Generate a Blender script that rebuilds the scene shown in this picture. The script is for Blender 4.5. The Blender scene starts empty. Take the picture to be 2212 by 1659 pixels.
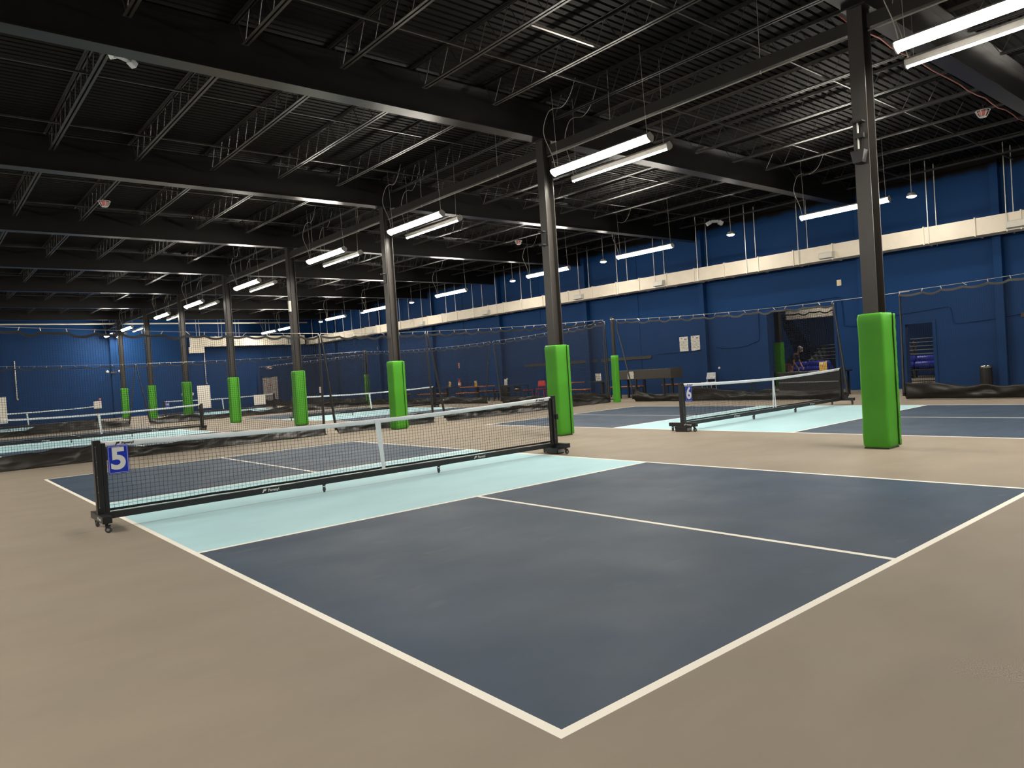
import bpy, math, random
from mathutils import Vector, Matrix, noise
PI = math.pi
random.seed(7)
sc = bpy.context.scene
COL = sc.collection

# ------------------------------------------------------------------ helpers
def lin(r, g, b):
    f = lambda c: (c/255/12.92) if c/255 <= .04045 else ((c/255+.055)/1.055)**2.4
    return (f(r), f(g), f(b), 1)

def tag(o, label=None, cat=None, group=None, kind=None):
    if label: o['label'] = label
    if cat: o['category'] = cat
    if group: o['group'] = group
    if kind: o['kind'] = kind
    return o

def thing(name, label, cat, loc=(0, 0, 0), rz=0, group=None, kind=None):
    o = bpy.data.objects.new(name, None); COL.objects.link(o)
    o.empty_display_size = .1
    o.location = loc; o.rotation_euler = (0, 0, rz)
    return tag(o, label, cat, group, kind)

def copy_tree(o, parent=None):
    c = o.copy(); COL.objects.link(c)
    if parent is not None: c.parent = parent
    for ch in list(o.children): copy_tree(ch, c)
    return c

class MB:
    def __init__(s): s.v = []; s.f = []; s.m = []; s.cur = 0; s.M = None
    def vert(s, p):
        p = Vector(p)
        if s.M is not None: p = s.M @ p
        s.v.append(p); return len(s.v)-1
    def face(s, *i): s.f.append(tuple(i)); s.m.append(s.cur)
    def quad(s, a, b, c, d): s.face(*[s.vert(p) for p in (a, b, c, d)])
    def box(s, x0, y0, z0, x1, y1, z1):
        x0, x1 = min(x0, x1), max(x0, x1); y0, y1 = min(y0, y1), max(y0, y1); z0, z1 = min(z0, z1), max(z0, z1)
        q = [s.vert(p) for p in ((x0,y0,z0),(x1,y0,z0),(x1,y1,z0),(x0,y1,z0),(x0,y0,z1),(x1,y0,z1),(x1,y1,z1),(x0,y1,z1))]
        for a in ((0,3,2,1),(4,5,6,7),(0,1,5,4),(1,2,6,5),(2,3,7,6),(3,0,4,7)): s.face(*[q[i] for i in a])
        return s
    def cbox(s, cx, cy, cz, dx, dy, dz): return s.box(cx-dx/2, cy-dy/2, cz-dz/2, cx+dx/2, cy+dy/2, cz+dz/2)
    def prism(s, poly, p0, p1, ux, uy):
        """extrude polygon (list of 2D) from p0 to p1; ux, uy the profile axes"""
        ux, uy, p0, p1 = Vector(ux), Vector(uy), Vector(p0), Vector(p1)
        a = [s.vert(p0+ux*x+uy*y) for x, y in poly]; b = [s.vert(p1+ux*x+uy*y) for x, y in poly]
        n = len(poly)
        for i in range(n): s.face(a[i], a[(i+1) % n], b[(i+1) % n], b[i])
        s.face(*a[::-1]); s.face(*b)
        return s
    def tube(s, pts, r, n=6, caps=True):
        pts = [Vector(p) for p in pts]
        rr = r if isinstance(r, (list, tuple)) else [r]*len(pts)
        t = (pts[1]-pts[0]).normalized()
        u = t.orthogonal().normalized()
        rings = []
        for i, p in enumerate(pts):
            a = pts[max(0, i-1)]; b = pts[min(len(pts)-1, i+1)]
            t = (b-a)
            if t.length < 1e-9: t = Vector((0, 0, 1))
            t.normalize()
            u = (u - t*u.dot(t))
            u = u.normalized() if u.length > 1e-6 else t.orthogonal().normalized()
            w = t.cross(u)
            rings.append([s.vert(p+(u*math.cos(2*PI*k/n)+w*math.sin(2*PI*k/n))*rr[i]) for k in range(n)])
        for A, B in zip(rings, rings[1:]):
            for k in range(n): s.face(A[k], A[(k+1) % n], B[(k+1) % n], B[k])
        if caps: s.face(*rings[0][::-1]); s.face(*rings[-1])
        return s
    def cyl(s, p0, p1, r, n=12, r1=None): return s.tube([p0, p1], [r, r if r1 is None else r1], n)
    def lathe(s, prof, c=(0, 0, 0), n=20):
        rings = []
        for r, z in prof:
            rings.append([s.vert((c[0]+r*math.cos(2*PI*k/n), c[1]+r*math.sin(2*PI*k/n), c[2]+z)) for k in range(n)])
        for A, B in zip(rings, rings[1:]):
            for k in range(n): s.face(A[k], A[(k+1) % n], B[(k+1) % n], B[k])
        s.face(*rings[0][::-1]); s.face(*rings[-1])
        return s
    def sphere(s, c, rx, ry, rz, n=12, m=8):
        prof = [(max(1e-3, math.sin(PI*i/m)), -math.cos(PI*i/m)) for i in range(m+1)]
        rings = []
        for r, z in prof: rings.append([s.vert((c[0]+rx*r*math.cos(2*PI*k/n), c[1]+ry*r*math.sin(2*PI*k/n), c[2]+rz*z)) for k in range(n)])
        for A, B in zip(rings, rings[1:]):
            for k in range(n): s.face(A[k], A[(k+1) % n], B[(k+1) % n], B[k])
        s.face(*rings[0][::-1]); s.face(*rings[-1])
        return s
    def grid(s, fn, nu, nv, closed_u=False):
        idx = [[s.vert(fn(i/nu, j/nv)) for j in range(nv+1)] for i in range(nu+(0 if closed_u else 1))]
        for i in range(nu):
            for j in range(nv):
                a = idx[i]; b = idx[(i+1) % len(idx)]
                s.face(a[j], b[j], b[j+1], a[j+1])
        return s
    def mesh(s, name, mats):
        me = bpy.data.meshes.new(name)
        me.from_pydata([tuple(p) for p in s.v], [], s.f)
        for m in (mats if isinstance(mats, (list, tuple)) else [mats]): me.materials.append(m)
        if any(s.m): me.polygons.foreach_set('material_index', s.m)
        me.update(); return me
    def build(s, name, mats, parent=None, smooth=False, bevel=0, seg=2, solid=0):
        me = s.mesh(name, mats)
        if smooth: me.polygons.foreach_set('use_smooth', [True]*len(me.polygons))
        o = bpy.data.objects.new(name, me); COL.objects.link(o)
        if parent is not None: o.parent = parent
        if solid:
            md = o.modifiers.new('solid', 'SOLIDIFY'); md.thickness = solid; md.offset = 0
        if bevel:
            md = o.modifiers.new('bevel', 'BEVEL'); md.width = bevel; md.segments = seg; md.limit_method = 'ANGLE'; md.angle_limit = .6
            md.harden_normals = False
        return o

# ------------------------------------------------------------------ materials
def mat(name, col, rough=.5, metal=0, spec=.5, var=0, vscale=3, bump=0, bscale=40, emit=None, estr=0, alpha=None, col2=None, rvar=0):
    m = bpy.data.materials.new(name); m.use_nodes = True
    nt = m.node_tree; b = nt.nodes['Principled BSDF']
    c = col if len(col) == 4 else (*col, 1)
    b.inputs['Base Color'].default_value = c
    b.inputs['Roughness'].default_value = rough; b.inputs['Metallic'].default_value = metal
    b.inputs['Specular IOR Level'].default_value = spec
    tc = None
    if var or bump or rvar: tc = nt.nodes.new('ShaderNodeTexCoord')
    if var:
        n = nt.nodes.new('ShaderNodeTexNoise'); n.inputs['Scale'].default_value = vscale; n.inputs['Detail'].default_value = 5; n.inputs['Roughness'].default_value = .6
        nt.links.new(tc.outputs['Object'], n.inputs['Vector'])
        r = nt.nodes.new('ShaderNodeValToRGB')
        r.color_ramp.elements[0].position = .3; r.color_ramp.elements[1].position = .7
        d = col2 or tuple(min(1, x*(1+var)) for x in c[:3])
        r.color_ramp.elements[0].color = (*[x*(1-var) for x in c[:3]], 1); r.color_ramp.elements[1].color = (*d[:3], 1)
        nt.links.new(n.outputs['Fac'], r.inputs['Fac']); nt.links.new(r.outputs['Color'], b.inputs['Base Color'])
    if rvar:
        n = nt.nodes.new('ShaderNodeTexNoise'); n.inputs['Scale'].default_value = 1.3; n.inputs['Detail'].default_value = 4
        nt.links.new(tc.outputs['Object'], n.inputs['Vector'])
        r = nt.nodes.new('ShaderNodeMapRange'); r.inputs['To Min'].default_value = rough-rvar; r.inputs['To Max'].default_value = rough+rvar
        r.inputs['From Min'].default_value = .3; r.inputs['From Max'].default_value = .7
        nt.links.new(n.outputs['Fac'], r.inputs['Value']); nt.links.new(r.outputs['Result'], b.inputs['Roughness'])
    if bump:
        n = nt.nodes.new('ShaderNodeTexNoise'); n.inputs['Scale'].default_value = bscale; n.inputs['Detail'].default_value = 3
        nt.links.new(tc.outputs['Object'], n.inputs['Vector'])
        bp = nt.nodes.new('ShaderNodeBump'); bp.inputs['Strength'].default_value = bump; bp.inputs['Distance'].default_value = .01
        nt.links.new(n.outputs['Fac'], bp.inputs['Height']); nt.links.new(bp.outputs['Normal'], b.inputs['Normal'])
    if emit:
        b.inputs['Emission Color'].default_value = (*emit[:3], 1); b.inputs['Emission Strength'].default_value = estr
    return m

def floor_mat(name, col, smudge=0.0, smcol=None, rough=.5, var=.08):
    m = mat(name, col, rough, spec=.12, rvar=.05)
    nt = m.node_tree; b = nt.nodes['Principled BSDF']
    tc = nt.nodes.new('ShaderNodeTexCoord')
    def nz(scale, detail, stretch=None):
        n = nt.nodes.new('ShaderNodeTexNoise'); n.inputs['Scale'].default_value = scale; n.inputs['Detail'].default_value = detail
        if stretch:
            mp = nt.nodes.new('ShaderNodeMapping'); mp.inputs['Scale'].default_value = stretch; mp.inputs['Rotation'].default_value = (0, 0, .6)
            nt.links.new(tc.outputs['Object'], mp.inputs['Vector']); nt.links.new(mp.outputs['Vector'], n.inputs['Vector'])
        else: nt.links.new(tc.outputs['Object'], n.inputs['Vector'])
        return n
    c = col[:3]
    r1 = nt.nodes.new('ShaderNodeValToRGB'); r1.color_ramp.elements[0].position = .32; r1.color_ramp.elements[1].position = .68
    r1.color_ramp.elements[0].color = (*[x*(1-var) for x in c], 1); r1.color_ramp.elements[1].color = (*[x*(1+var) for x in c], 1)
    nt.links.new(nz(.9, 6, (1, 2.2, 1)).outputs['Fac'], r1.inputs['Fac'])
    last = r1.outputs['Color']
    if smudge:
        r2 = nt.nodes.new('ShaderNodeValToRGB'); r2.color_ramp.elements[0].position = .66; r2.color_ramp.elements[1].position = .78
        r2.color_ramp.elements[0].color = (0, 0, 0, 1); r2.color_ramp.elements[1].color = (smudge, smudge, smudge, 1)
        nt.links.new(nz(2.1, 1.5, (1, 2.6, 1)).outputs['Fac'], r2.inputs['Fac'])
        mx = nt.nodes.new('ShaderNodeMixRGB'); nt.links.new(r2.outputs['Color'], mx.inputs['Fac'])
        nt.links.new(last, mx.inputs['Color1']); mx.inputs['Color2'].default_value = smcol
        last = mx.outputs['Color']
    nt.links.new(last, b.inputs['Base Color'])
    n = nz(180, 2); bp = nt.nodes.new('ShaderNodeBump'); bp.inputs['Strength'].default_value = .15; bp.inputs['Distance'].default_value = .004
    nt.links.new(n.outputs['Fac'], bp.inputs['Height']); nt.links.new(bp.outputs['Normal'], b.inputs['Normal'])
    return m

def wall_mat(name, col, black):
    """blue satin paint; the sprayed black of the ceiling runs a little way down the wall"""
    m = mat(name, col, .6, spec=.10, bump=.05, bscale=25)
    nt = m.node_tree; b = nt.nodes['Principled BSDF']
    tc = nt.nodes.new('ShaderNodeTexCoord'); sp = nt.nodes.new('ShaderNodeSeparateXYZ'); nt.links.new(tc.outputs['Object'], sp.inputs[0])
    n = nt.nodes.new('ShaderNodeTexNoise'); n.inputs['Scale'].default_value = 1.7; n.inputs['Detail'].default_value = 4; nt.links.new(tc.outputs['Object'], n.inputs['Vector'])
    ma = nt.nodes.new('ShaderNodeMath'); ma.operation = 'MULTIPLY_ADD'; ma.inputs[1].default_value = .25
    nt.links.new(n.outputs['Fac'], ma.inputs[0]); nt.links.new(sp.outputs['Z'], ma.inputs[2])
    mr = nt.nodes.new('ShaderNodeMapRange'); mr.inputs['From Min'].default_value = 6.46; mr.inputs['From Max'].default_value = 6.60
    nt.links.new(ma.outputs[0], mr.inputs['Value'])
    n2 = nt.nodes.new('ShaderNodeTexNoise'); n2.inputs['Scale'].default_value = .6; n2.inputs['Detail'].default_value = 5; nt.links.new(tc.outputs['Object'], n2.inputs['Vector'])
    rp = nt.nodes.new('ShaderNodeValToRGB'); rp.color_ramp.elements[0].color = (*[x*.92 for x in col[:3]], 1); rp.color_ramp.elements[1].color = (*[x*1.1 for x in col[:3]], 1)
    nt.links.new(n2.outputs['Fac'], rp.inputs['Fac'])
    mx = nt.nodes.new('ShaderNodeMixRGB'); nt.links.new(mr.outputs[0], mx.inputs['Fac']); nt.links.new(rp.outputs['Color'], mx.inputs['Color1']); mx.inputs['Color2'].default_value = black
    nt.links.new(mx.outputs['Color'], b.inputs['Base Color'])
    return m

BLK = (.006, .0052, .0046, 1)
M = {}
M['tan'] = floor_mat('tan acrylic court surround', (.238, .203, .163, 1), .10, (.31, .28, .24, 1), .66, .06)
M['navy'] = floor_mat('navy acrylic court', (.038, .062, .098, 1), .14, (.15, .17, .20, 1), .6, .10)
M['aqua'] = floor_mat('pale aqua acrylic kitchen', (.385, .600, .660, 1), .05, (.40, .6, .62, 1), .66, .04)
M['line'] = floor_mat('off white line paint', (.80, .77, .70, 1), .10, (.55, .53, .47, 1), .55, .04)
M['joint'] = mat('dark floor joint', (.08, .085, .09), .8)
M['wall'] = wall_mat('blue satin wall paint', (.006, .036, .120, 1), BLK)
M['pilaster'] = M['wall']
M['black'] = mat('black ceiling paint', BLK, .42, spec=.5, var=.25, vscale=1.5)
M['deck'] = mat('black painted roof deck', (.0045, .0037, .003, 1), .65, spec=.12, var=.3, vscale=.8)
M['steel'] = mat('black satin painted steel', (.026, .0235, .021, 1), .36, spec=.4, var=.15, vscale=2)
M['girder'] = mat('black girder steel with painted shade', (.008, .0072, .0066, 1), .30, spec=.38, var=.15, vscale=2)  # same black paint as the columns, darkened for the shade above the lamps
M['column'] = mat('black column steel with painted light', (.042, .038, .035, 1), .36, spec=.45, var=.12, vscale=2)  # same black steel paint, lightened for lamp light on the column faces
M['powder'] = mat('black powder coated steel', (.012, .012, .013, 1), .38, spec=.5)
M['rubber'] = mat('dark grey rubber', (.05, .05, .052, 1), .6)
M['wheelgrey'] = mat('grey caster hub', (.25, .25, .25, 1), .4)
M['green'] = mat('green vinyl pad', (.066, .31, .022, 1), .5, spec=.25, var=.06, vscale=2, bump=.12, bscale=9)
M['seamblack'] = mat('black velcro seam', (.008, .008, .008, 1), .9)
M['white'] = mat('white fabric tape', (.72, .76, .80, 1), .7, bump=.25, bscale=30)
M['whitepaint'] = mat('white enamel', (.75, .75, .73, 1), .4)
M['mesh'] = mat('black knotted netting', (.006, .006, .007, 1), .85)
M['dmesh'] = mat('black divider netting', (.008, .008, .009, 1), .8)
M['vinyl'] = mat('black vinyl skirt', (.016, .0145, .013, 1), .42, spec=.5, bump=.2, bscale=6)
M['sign'] = mat('blue plastic sign', (.008, .030, .42, 1), .35)
M['signwhite'] = mat('pale grey sign print', (.66, .66, .66, 1), .5)
M['print'] = mat('black print', (.01, .01, .01, 1), .5)
M['greyprint'] = mat('grey print', (.30, .30, .29, 1), .6)
M['duct'] = mat('cream painted duct metal', (.74, .665, .545, 1), .5, var=.05, vscale=2.2)
M['duct2'] = mat('cream painted duct flange', (.76, .69, .57, 1), .5)
M['louver'] = mat('pale grey register metal', (.60, .60, .57, 1), .45)
M['galv'] = mat('bright galvanised rod', (.62, .60, .55, 1), .35, metal=.6)
M['wire'] = mat('pale steel wire', (.42, .40, .36, 1), .4, metal=.4)
M['cord'] = mat('pale grey power cord', (.45, .43, .38, 1), .6)
M['housing'] = mat('grey lamp housing', (.30, .29, .27, 1), .5)
M['orange'] = mat('orange brown wood slats', (.50, .16, .055, 1), .5, var=.15, vscale=6)
M['red'] = mat('red plastic', (.55, .02, .02, 1), .4)
M['pinkred'] = mat('red strobe body', (.50, .16, .13, 1), .5)
M['yellow'] = mat('yellow card', (.62, .38, .06, 1), .5)
M['paper'] = mat('off white paper', (.66, .63, .57, 1), .7)
M['chairwhite'] = mat('pale grey plastic', (.55, .58, .60, 1), .5)
M['chrome'] = mat('polished chrome', (.7, .68, .62, 1), .18, metal=1)
M['binblack'] = mat('black metal bin', (.012, .012, .012, 1), .35)
M['blackcover'] = mat('charcoal fitted cover', (.045, .040, .033, 1), .7, bump=.1)
M['darkstrip'] = mat('dark brown wall strip', (.035, .028, .020, 1), .6)
M['doorgrey'] = mat('grey painted door', (.36, .32, .30, 1), .5)
M['bluemat'] = mat('royal blue vinyl mat', (.012, .03, .36, 1), .4)
M['alu'] = mat('grey aluminium rail', (.30, .30, .31, 1), .4, metal=.5)
M['skin'] = mat('skin', (.50, .26, .18, 1), .5)
M['navycloth'] = mat('navy cloth', (.012, .016, .040, 1), .8)
M['pinkcloth'] = mat('dusty pink cloth', (.35, .16, .14, 1), .8)
M['greycloth'] = mat('grey cap cloth', (.25, .22, .22, 1), .8)
M['lens'] = mat('glowing lamp lens', (.9, .9, .88, 1), .4, emit=(1.0, .93, .81), estr=175)
M['lens2'] = mat('glowing small lamp lens', (.9, .9, .88, 1), .4, emit=(1.0, .94, .83), estr=260)
M['exitred'] = mat('lit exit sign face', (.8, .2, .2, 1), .4, emit=(1, .18, .14), estr=.8)
M['amber'] = mat('amber strobe lens', (.75, .55, .20, 1), .3)

ORD = ['first', 'second', 'third', 'fourth', 'fifth', 'sixth', 'seventh', 'eighth', 'ninth', 'tenth', 'eleventh', 'twelfth', 'thirteenth', 'fourteenth', 'fifteenth', 'sixteenth']

# ------------------------------------------------------------------ camera
CAM = Vector((-1.8115, -2.0003, 1.3961))
YAW, PIT, ROLL, FPX = .8715, -.0183, -.0645, 1560.4136
fw = Vector((math.cos(PIT)*math.cos(YAW), math.cos(PIT)*math.sin(YAW), math.sin(PIT)))
rt = Vector((math.sin(YAW), -math.cos(YAW), 0)); up = rt.cross(fw)
r2 = rt*math.cos(ROLL)+up*math.sin(ROLL); u2 = -rt*math.sin(ROLL)+up*math.cos(ROLL)
cd = bpy.data.cameras.new('camera'); cam = bpy.data.objects.new('camera', cd); COL.objects.link(cam)
cam.matrix_world = Matrix(((r2.x, u2.x, -fw.x, CAM.x), (r2.y, u2.y, -fw.y, CAM.y), (r2.z, u2.z, -fw.z, CAM.z), (0, 0, 0, 1)))
cd.sensor_fit = 'HORIZONTAL'; cd.sensor_width = 36; cd.lens = FPX/2212*36; cd.clip_end = 300; cd.clip_start = .05
sc.camera = cam
def in_view(p, mx=0, my=0):
    d = Vector(p)-CAM; z = d.dot(fw)
    if z < .2: return False
    x = 1106+FPX*d.dot(r2)/z; y = 829.5-FPX*d.dot(u2)/z
    return -mx < x < 2212+mx and -my < y < 1659+my
def seg_in_view(a, b, n=12): return any(in_view(Vector(a).lerp(Vector(b), i/n), 30, 30) for i in range(n+1))

# ------------------------------------------------------------------ layout numbers
XW, YF, XL, YB = 22.8, 50.6, -12.5, -14.0        # right wall, far wall, left wall, back wall
COLX, COLY = 8.52, [2.4+6.4*i for i in range(8)]
ZB, ZT, DECK = 6.05, 6.76, 6.86                 # girder bottom / top, deck
AX = 33.0                                       # far wall of the annex behind the doorway
COURTS = [(0, 0), (10.0, 0), (0, 18.3), (10.0, 18.3), (0, 36.6), (10.0, 36.6)]
CW, CLEN, K1, K2, LW = 6.096, 13.25, 4.54, 8.76, .05

# ------------------------------------------------------------------ floor (one mesh, painted)
def build_floor():
    xs = {XL, XW, AX}; ys = {YB, YF}
    for x0, y0 in COURTS:
        for a in (0, LW, CW/2-LW/2+.04, CW/2+LW/2+.04, CW-LW, CW): xs.add(round(x0+a, 4))
        for a in (0, LW, K1, K1+LW, K2-LW, K2, CLEN-LW, CLEN, 6.66, 6.672): ys.add(round(y0+a, 4))
        for a in (-.55, 6.5): xs.add(round(x0+a, 4))
    for e in (2.0, 16.0): ys.add(e)
    xs, ys = sorted(xs), sorted(ys)
    b = MB(); idx = {}
    def vid(i, j):
        if (i, j) not in idx: idx[i, j] = b.vert((xs[i], ys[j], 0))
        return idx[i, j]
    def which(x, y):
        for x0, y0 in COURTS:
            u, v = x-x0, y-y0
            if -.55 < u < 6.5 and 6.66 < v < 6.672: return 4
            if 0 < u < CW and 0 < v < CLEN:
                if u < LW or u > CW-LW or v < LW or v > CLEN-LW or K1 < v < K1+LW or K2-LW < v < K2: return 3
                if abs(u-CW/2-.04) < LW/2 and not (K1 < v < K2): return 3
                return 2 if K1 < v < K2 else 1
        return 0
    for i in range(len(xs)-1):
        for j in range(len(ys)-1):
            cx, cy = (xs[i]+xs[i+1])/2, (ys[j]+ys[j+1])/2
            if cx > XW and not (2 < cy < 16): continue
            b.cur = which(cx, cy); b.face(vid(i, j), vid(i+1, j), vid(i+1, j+1), vid(i, j+1))
    o = b.build('floor', [M['tan'], M['navy'], M['aqua'], M['line'], M['joint']])
    tag(o, 'tan hall floor painted with navy and aqua courts and white lines', kind='structure')
build_floor()

# ------------------------------------------------------------------ ceiling deck, walls
def build_shell():
    b = MB(); per = .1524; y = YB
    x0, x1 = XL, AX
    prev = None
    n = int((YF-YB)/per)
    for k in range(n+1):
        y = YB+k*per
        for dy, z in ((0, DECK), (.10, DECK), (.113, DECK+.038), (.139, DECK+.038)):
            cur = (b.vert((x0, y+dy, z)), b.vert((x1, y+dy, z)))
            if prev: b.face(prev[0], cur[0], cur[1], prev[1])
            prev = cur
    tag(b.build('ceiling', M['deck']), 'black corrugated roof deck over the hall', kind='structure')
    # right wall with two openings
    ops = [(6.75, 7.55, 2.06), (9.85, 12.35, 2.92)]
    b = MB(); T = .25
    ycur = YB
    for a, c, h in ops:
        b.box(XW, ycur, 0, XW+T, a, 7.0); b.box(XW, a, h, XW+T, c, 7.0); ycur = c
    b.box(XW, ycur, 0, XW+T, YF, 7.0)
    tag(b.build('wall_right', M['wall']), 'long blue wall with two doorways below the cream duct', kind='structure')
    for i, (a, c, h) in enumerate(ops):
        b = MB(); w = .10
        b.box(XW-.03, a-w, 0, XW-.002, a, h+w); b.box(XW-.03, c, 0, XW-.002, c+w, h+w); b.box(XW-.03, a, h, XW-.002, c, h+w)
        tag(b.build('trim_%d' % (i+1), M['wall'], bevel=.004), 'blue painted frame around the %s doorway' % ('narrow' if i == 0 else 'wide'), kind='structure')
    k = 3
    for y in [2.1+6.4*i for i in range(8)]:
        if y < 3: y = 4.75
        elif 8 < y < 9: y = 8.65
        b = MB(); b.box(XW-.24, y, 0, XW-.001, y+.22, 6.6)
        tag(b.build('trim_%d' % k, M['pilaster'], bevel=.005), 'blue boxed pilaster on the long blue wall', kind='structure'); k += 1
    b = MB()
    for y in (18.4, 24.7, 31.2, 37.6, 44.0): b.box(XW-.02, y, 0, XW-.001, y+.1, 6.6)
    tag(b.build('trim_%d' % k, M['pilaster']), 'flat cover strips over the panel joints of the long blue wall', kind='structure'); k += 1
    b = MB(); b.box(XL, YF, 0, AX, YF+.25, 7.0); tag(b.build('wall_far', M['wall']), 'blue end wall', kind='structure')
    for x in (8.55, 13.3, 2.4):
        b = MB(); b.box(x, YF-.2, 0, x+.24, YF-.001, 6.6) if x != 13.3 else b.box(x, YF-.03, 0, x+.1, YF-.001, 6.6)
        tag(b.build('trim_%d' % k, M['pilaster'], bevel=.005), 'blue pilaster on the end wall', kind='structure'); k += 1
    b = MB(); b.box(XL-.25, YB, 0, XL, YF, 7.0); tag(b.build('wall_left', M['wall']), 'blue wall beyond the left edge', kind='structure')
    b = MB(); b.box(XL-.25, YB-.25, 0, AX, YB, 7.0); tag(b.build('wall_back', M['wall']), 'blue wall behind the camera', kind='structure')
    b = MB(); b.box(AX, 1.75, 0, AX+.2, 16.25, 7.0); b.box(XW+.25, 16, 0, AX, 16.25, 7.0); b.box(XW+.25, 1.75, 0, AX, 2, 7.0)
    tag(b.build('wall_annex', M['wall']), 'blue walls of the room behind the doorways', kind='structure')
build_shell()

# ------------------------------------------------------------------ girders, columns, joists
def ibeam_profile(w, h, tf, tw):
    return [(-w/2, 0), (w/2, 0), (w/2, tf), (tw/2, tf), (tw/2, h-tf), (w/2, h-tf), (w/2, h), (-w/2, h), (-w/2, h-tf), (-tw/2, h-tf), (-tw/2, tf), (-w/2, tf)]

GL = ['over the column before net 6, leaving the picture top', 'on the column behind the far post of net 5', 'third along, on the column behind net 5\'s middle',
      'fourth along, on the column with the white box', 'fifth along the row of columns', 'sixth along the row of columns', 'seventh along the row of columns', 'last before the blue end wall']
girder_mesh = None
for i, y in enumerate(COLY):
    b = MB(); prof = ibeam_profile(.30, ZT-ZB, .02, .014)
    b.prism(prof, (XL, 0, 0), (XW, 0, 0), (0, 1, 0), (0, 0, 1))
    if girder_mesh is None:
        o = b.build('roof_girder', M['girder']); girder_mesh = o.data
    else:
        o = bpy.data.objects.new('roof_girder', girder_mesh); COL.objects.link(o)
    o.location = (0, y, ZB)
    tag(o, 'black steel roof girder ' + GL[i], 'beam', 'roof girders across the hall')

CLAB = ['with a small dark bracket, standing in front of net 6', 'beside the far end post of net 5', 'seen through the middle of net 5', 'with a white box high on its side, behind the first netting',
        'fifth in the row, behind the first netting', 'sixth in the row, beside the tall white board', 'seventh in the row, second from the end wall', 'eighth in the row, closest to the blue end wall']
def make_column():
    t = thing('steel_column', '', 'column', (0, 0, 0), 0, 'black columns between the courts')
    b = MB(); b.prism([(y, x) for x, y in ibeam_profile(.20, .25, .016, .012)], (-.125, 0, 0), (-.125, 0, ZB-.02), (1, 0, 0), (0, 1, 0))
    b.build('shaft', M['column'], t)
    b = MB(); b.box(-.16, -.16, ZB-.02, .16, .16, ZB-.0005); b.build('cap_plate', M['steel'], t)
    b = MB(); b.box(-.165, -.165, .0, .165, .165, .018)
    b.build('base_plate', M['steel'], t)
    b = MB()
    for dx in (-.06, -.01): b.cyl((dx, -.05, 1.9), (dx, -.05, ZB-.05), .011, 8); break
    b.build('conduit', M['steel'], t)
    return t
c0 = make_column(); columns = []
for i, y in enumerate(COLY):
    c = c0 if i == 0 else copy_tree(c0)
    c.location = (COLX, y, 0); c['label'] = 'black steel column ' + CLAB[i]; columns.append(c)

PLAB = ['darker green pad in front of net 6 with a wrinkled velcro edge', 'green pad behind the far end post of net 5', 'green pad showing below and above the tape at the middle of net 5',
        'green pad behind the netting with a gaping black seam', 'fifth green pad of the row, behind the netting', 'sixth green pad, just beside the tall white board', 'seventh green pad of the row', 'last green pad of the row, before the end wall']
def make_pad(h=.178, H=1.87, t0=.03, seam_side=1):
    t = thing('column_pad', '', 'pad', (0, 0, 0), 0, 'green safety pads around the columns')
    b = MB()
    def section(z, k):
        s = h-.012*math.sin(PI*min(1, z/H))*0
        pts = []
        rad = .035
        for q, (cx, cy) in enumerate(((1, -1), (1, 1), (-1, 1), (-1, -1))):
            for a in range(4):
                an = -PI/2+q*PI/2+a*PI/6
                pts.append((cx*(s-rad)+rad*math.cos(an), cy*(s-rad)+rad*math.sin(an)))
        return pts
    zs = [.015, .03, .06]+[.06+(H-.12)*i/24 for i in range(1, 24)]+[H-.06, H-.03, H-.008]
    rings = []
    for zi, z in enumerate(zs):
        e = 0
        if z < .05: e = -.02*(1-(z-.015)/.035)
        if z > H-.05: e = -.022*((z-H+.05)/.05)
        ring = []
        for (x, y) in section(z, 0):
            nn = noise.noise(Vector((x*5, y*5, z*2.3)))*.010+noise.noise(Vector((x*14, y*14, z*7)))*.003
            r = math.hypot(x, y); f = (r+e+nn)/r
            ring.append(b.vert((x*f, y*f, z)))
        rings.append(ring)
    n = len(rings[0])
    for A, B in zip(rings, rings[1:]):
        for k in range(n): b.face(A[k], A[(k+1) % n], B[(k+1) % n], B[k])
    # top and bottom annulus toward the column
    top = [b.vert((b.v[i].x*.80, b.v[i].y*.80, H-.004)) for i in rings[-1]]
    bot = [b.vert((b.v[i].x*.80, b.v[i].y*.80, .015)) for i in rings[0]]
    for k in range(n):
        b.face(rings[-1][k], rings[-1][(k+1) % n], top[(k+1) % n], top[k])
        b.face(rings[0][(k+1) % n], rings[0][k], bot[k], bot[(k+1) % n])
    b.build('foam_cover', M['green'], t, smooth=True)
    # overlapping closing flap with wavy edge on the -Y face
    b = MB(); zs = [.03+(H-.05)*i/60 for i in range(61)]
    def wob(z): return .010*noise.noise(Vector((3.1, 0, z*6)))+.006*noise.noise(Vector((1.1, 5, z*19)))
    pr = None
    for z in zs:
        w = wob(z)
        xi, xo = h-.055+w*.6, h+.002+abs(w)*.4
        cur = [b.vert(p) for p in ((xi, -h-.003, z), (xi+.004, -h-.014-abs(w)*.5, z), (xo, -h-.012-abs(w), z), (xo+.010, -h+.02, z))]
        if pr:
            for k in range(3): b.face(pr[k], pr[k+1], cur[k+1], cur[k])
        pr = cur
    b.build('velcro_flap', M['green'], t, smooth=True, solid=.006)
    b = MB(); pr = None
    for z in zs:
        w = wob(z); xi = h-.055+w*.6
        cur = [b.vert((xi-.009-.004*abs(math.sin(z*3)), -h-.0115, z)), b.vert((xi+.002, -h-.0125, z))]
        if pr: b.face(pr[0], pr[1], cur[1], cur[0])
        pr = cur
    b.build('seam', M['seamblack'], t, solid=.004)
    return t
p0 = make_pad()
for i, y in enumerate(COLY):
    p = p0 if i == 0 else copy_tree(p0)
    p.location = (COLX, y, 0); p['label'] = PLAB[i]

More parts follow.
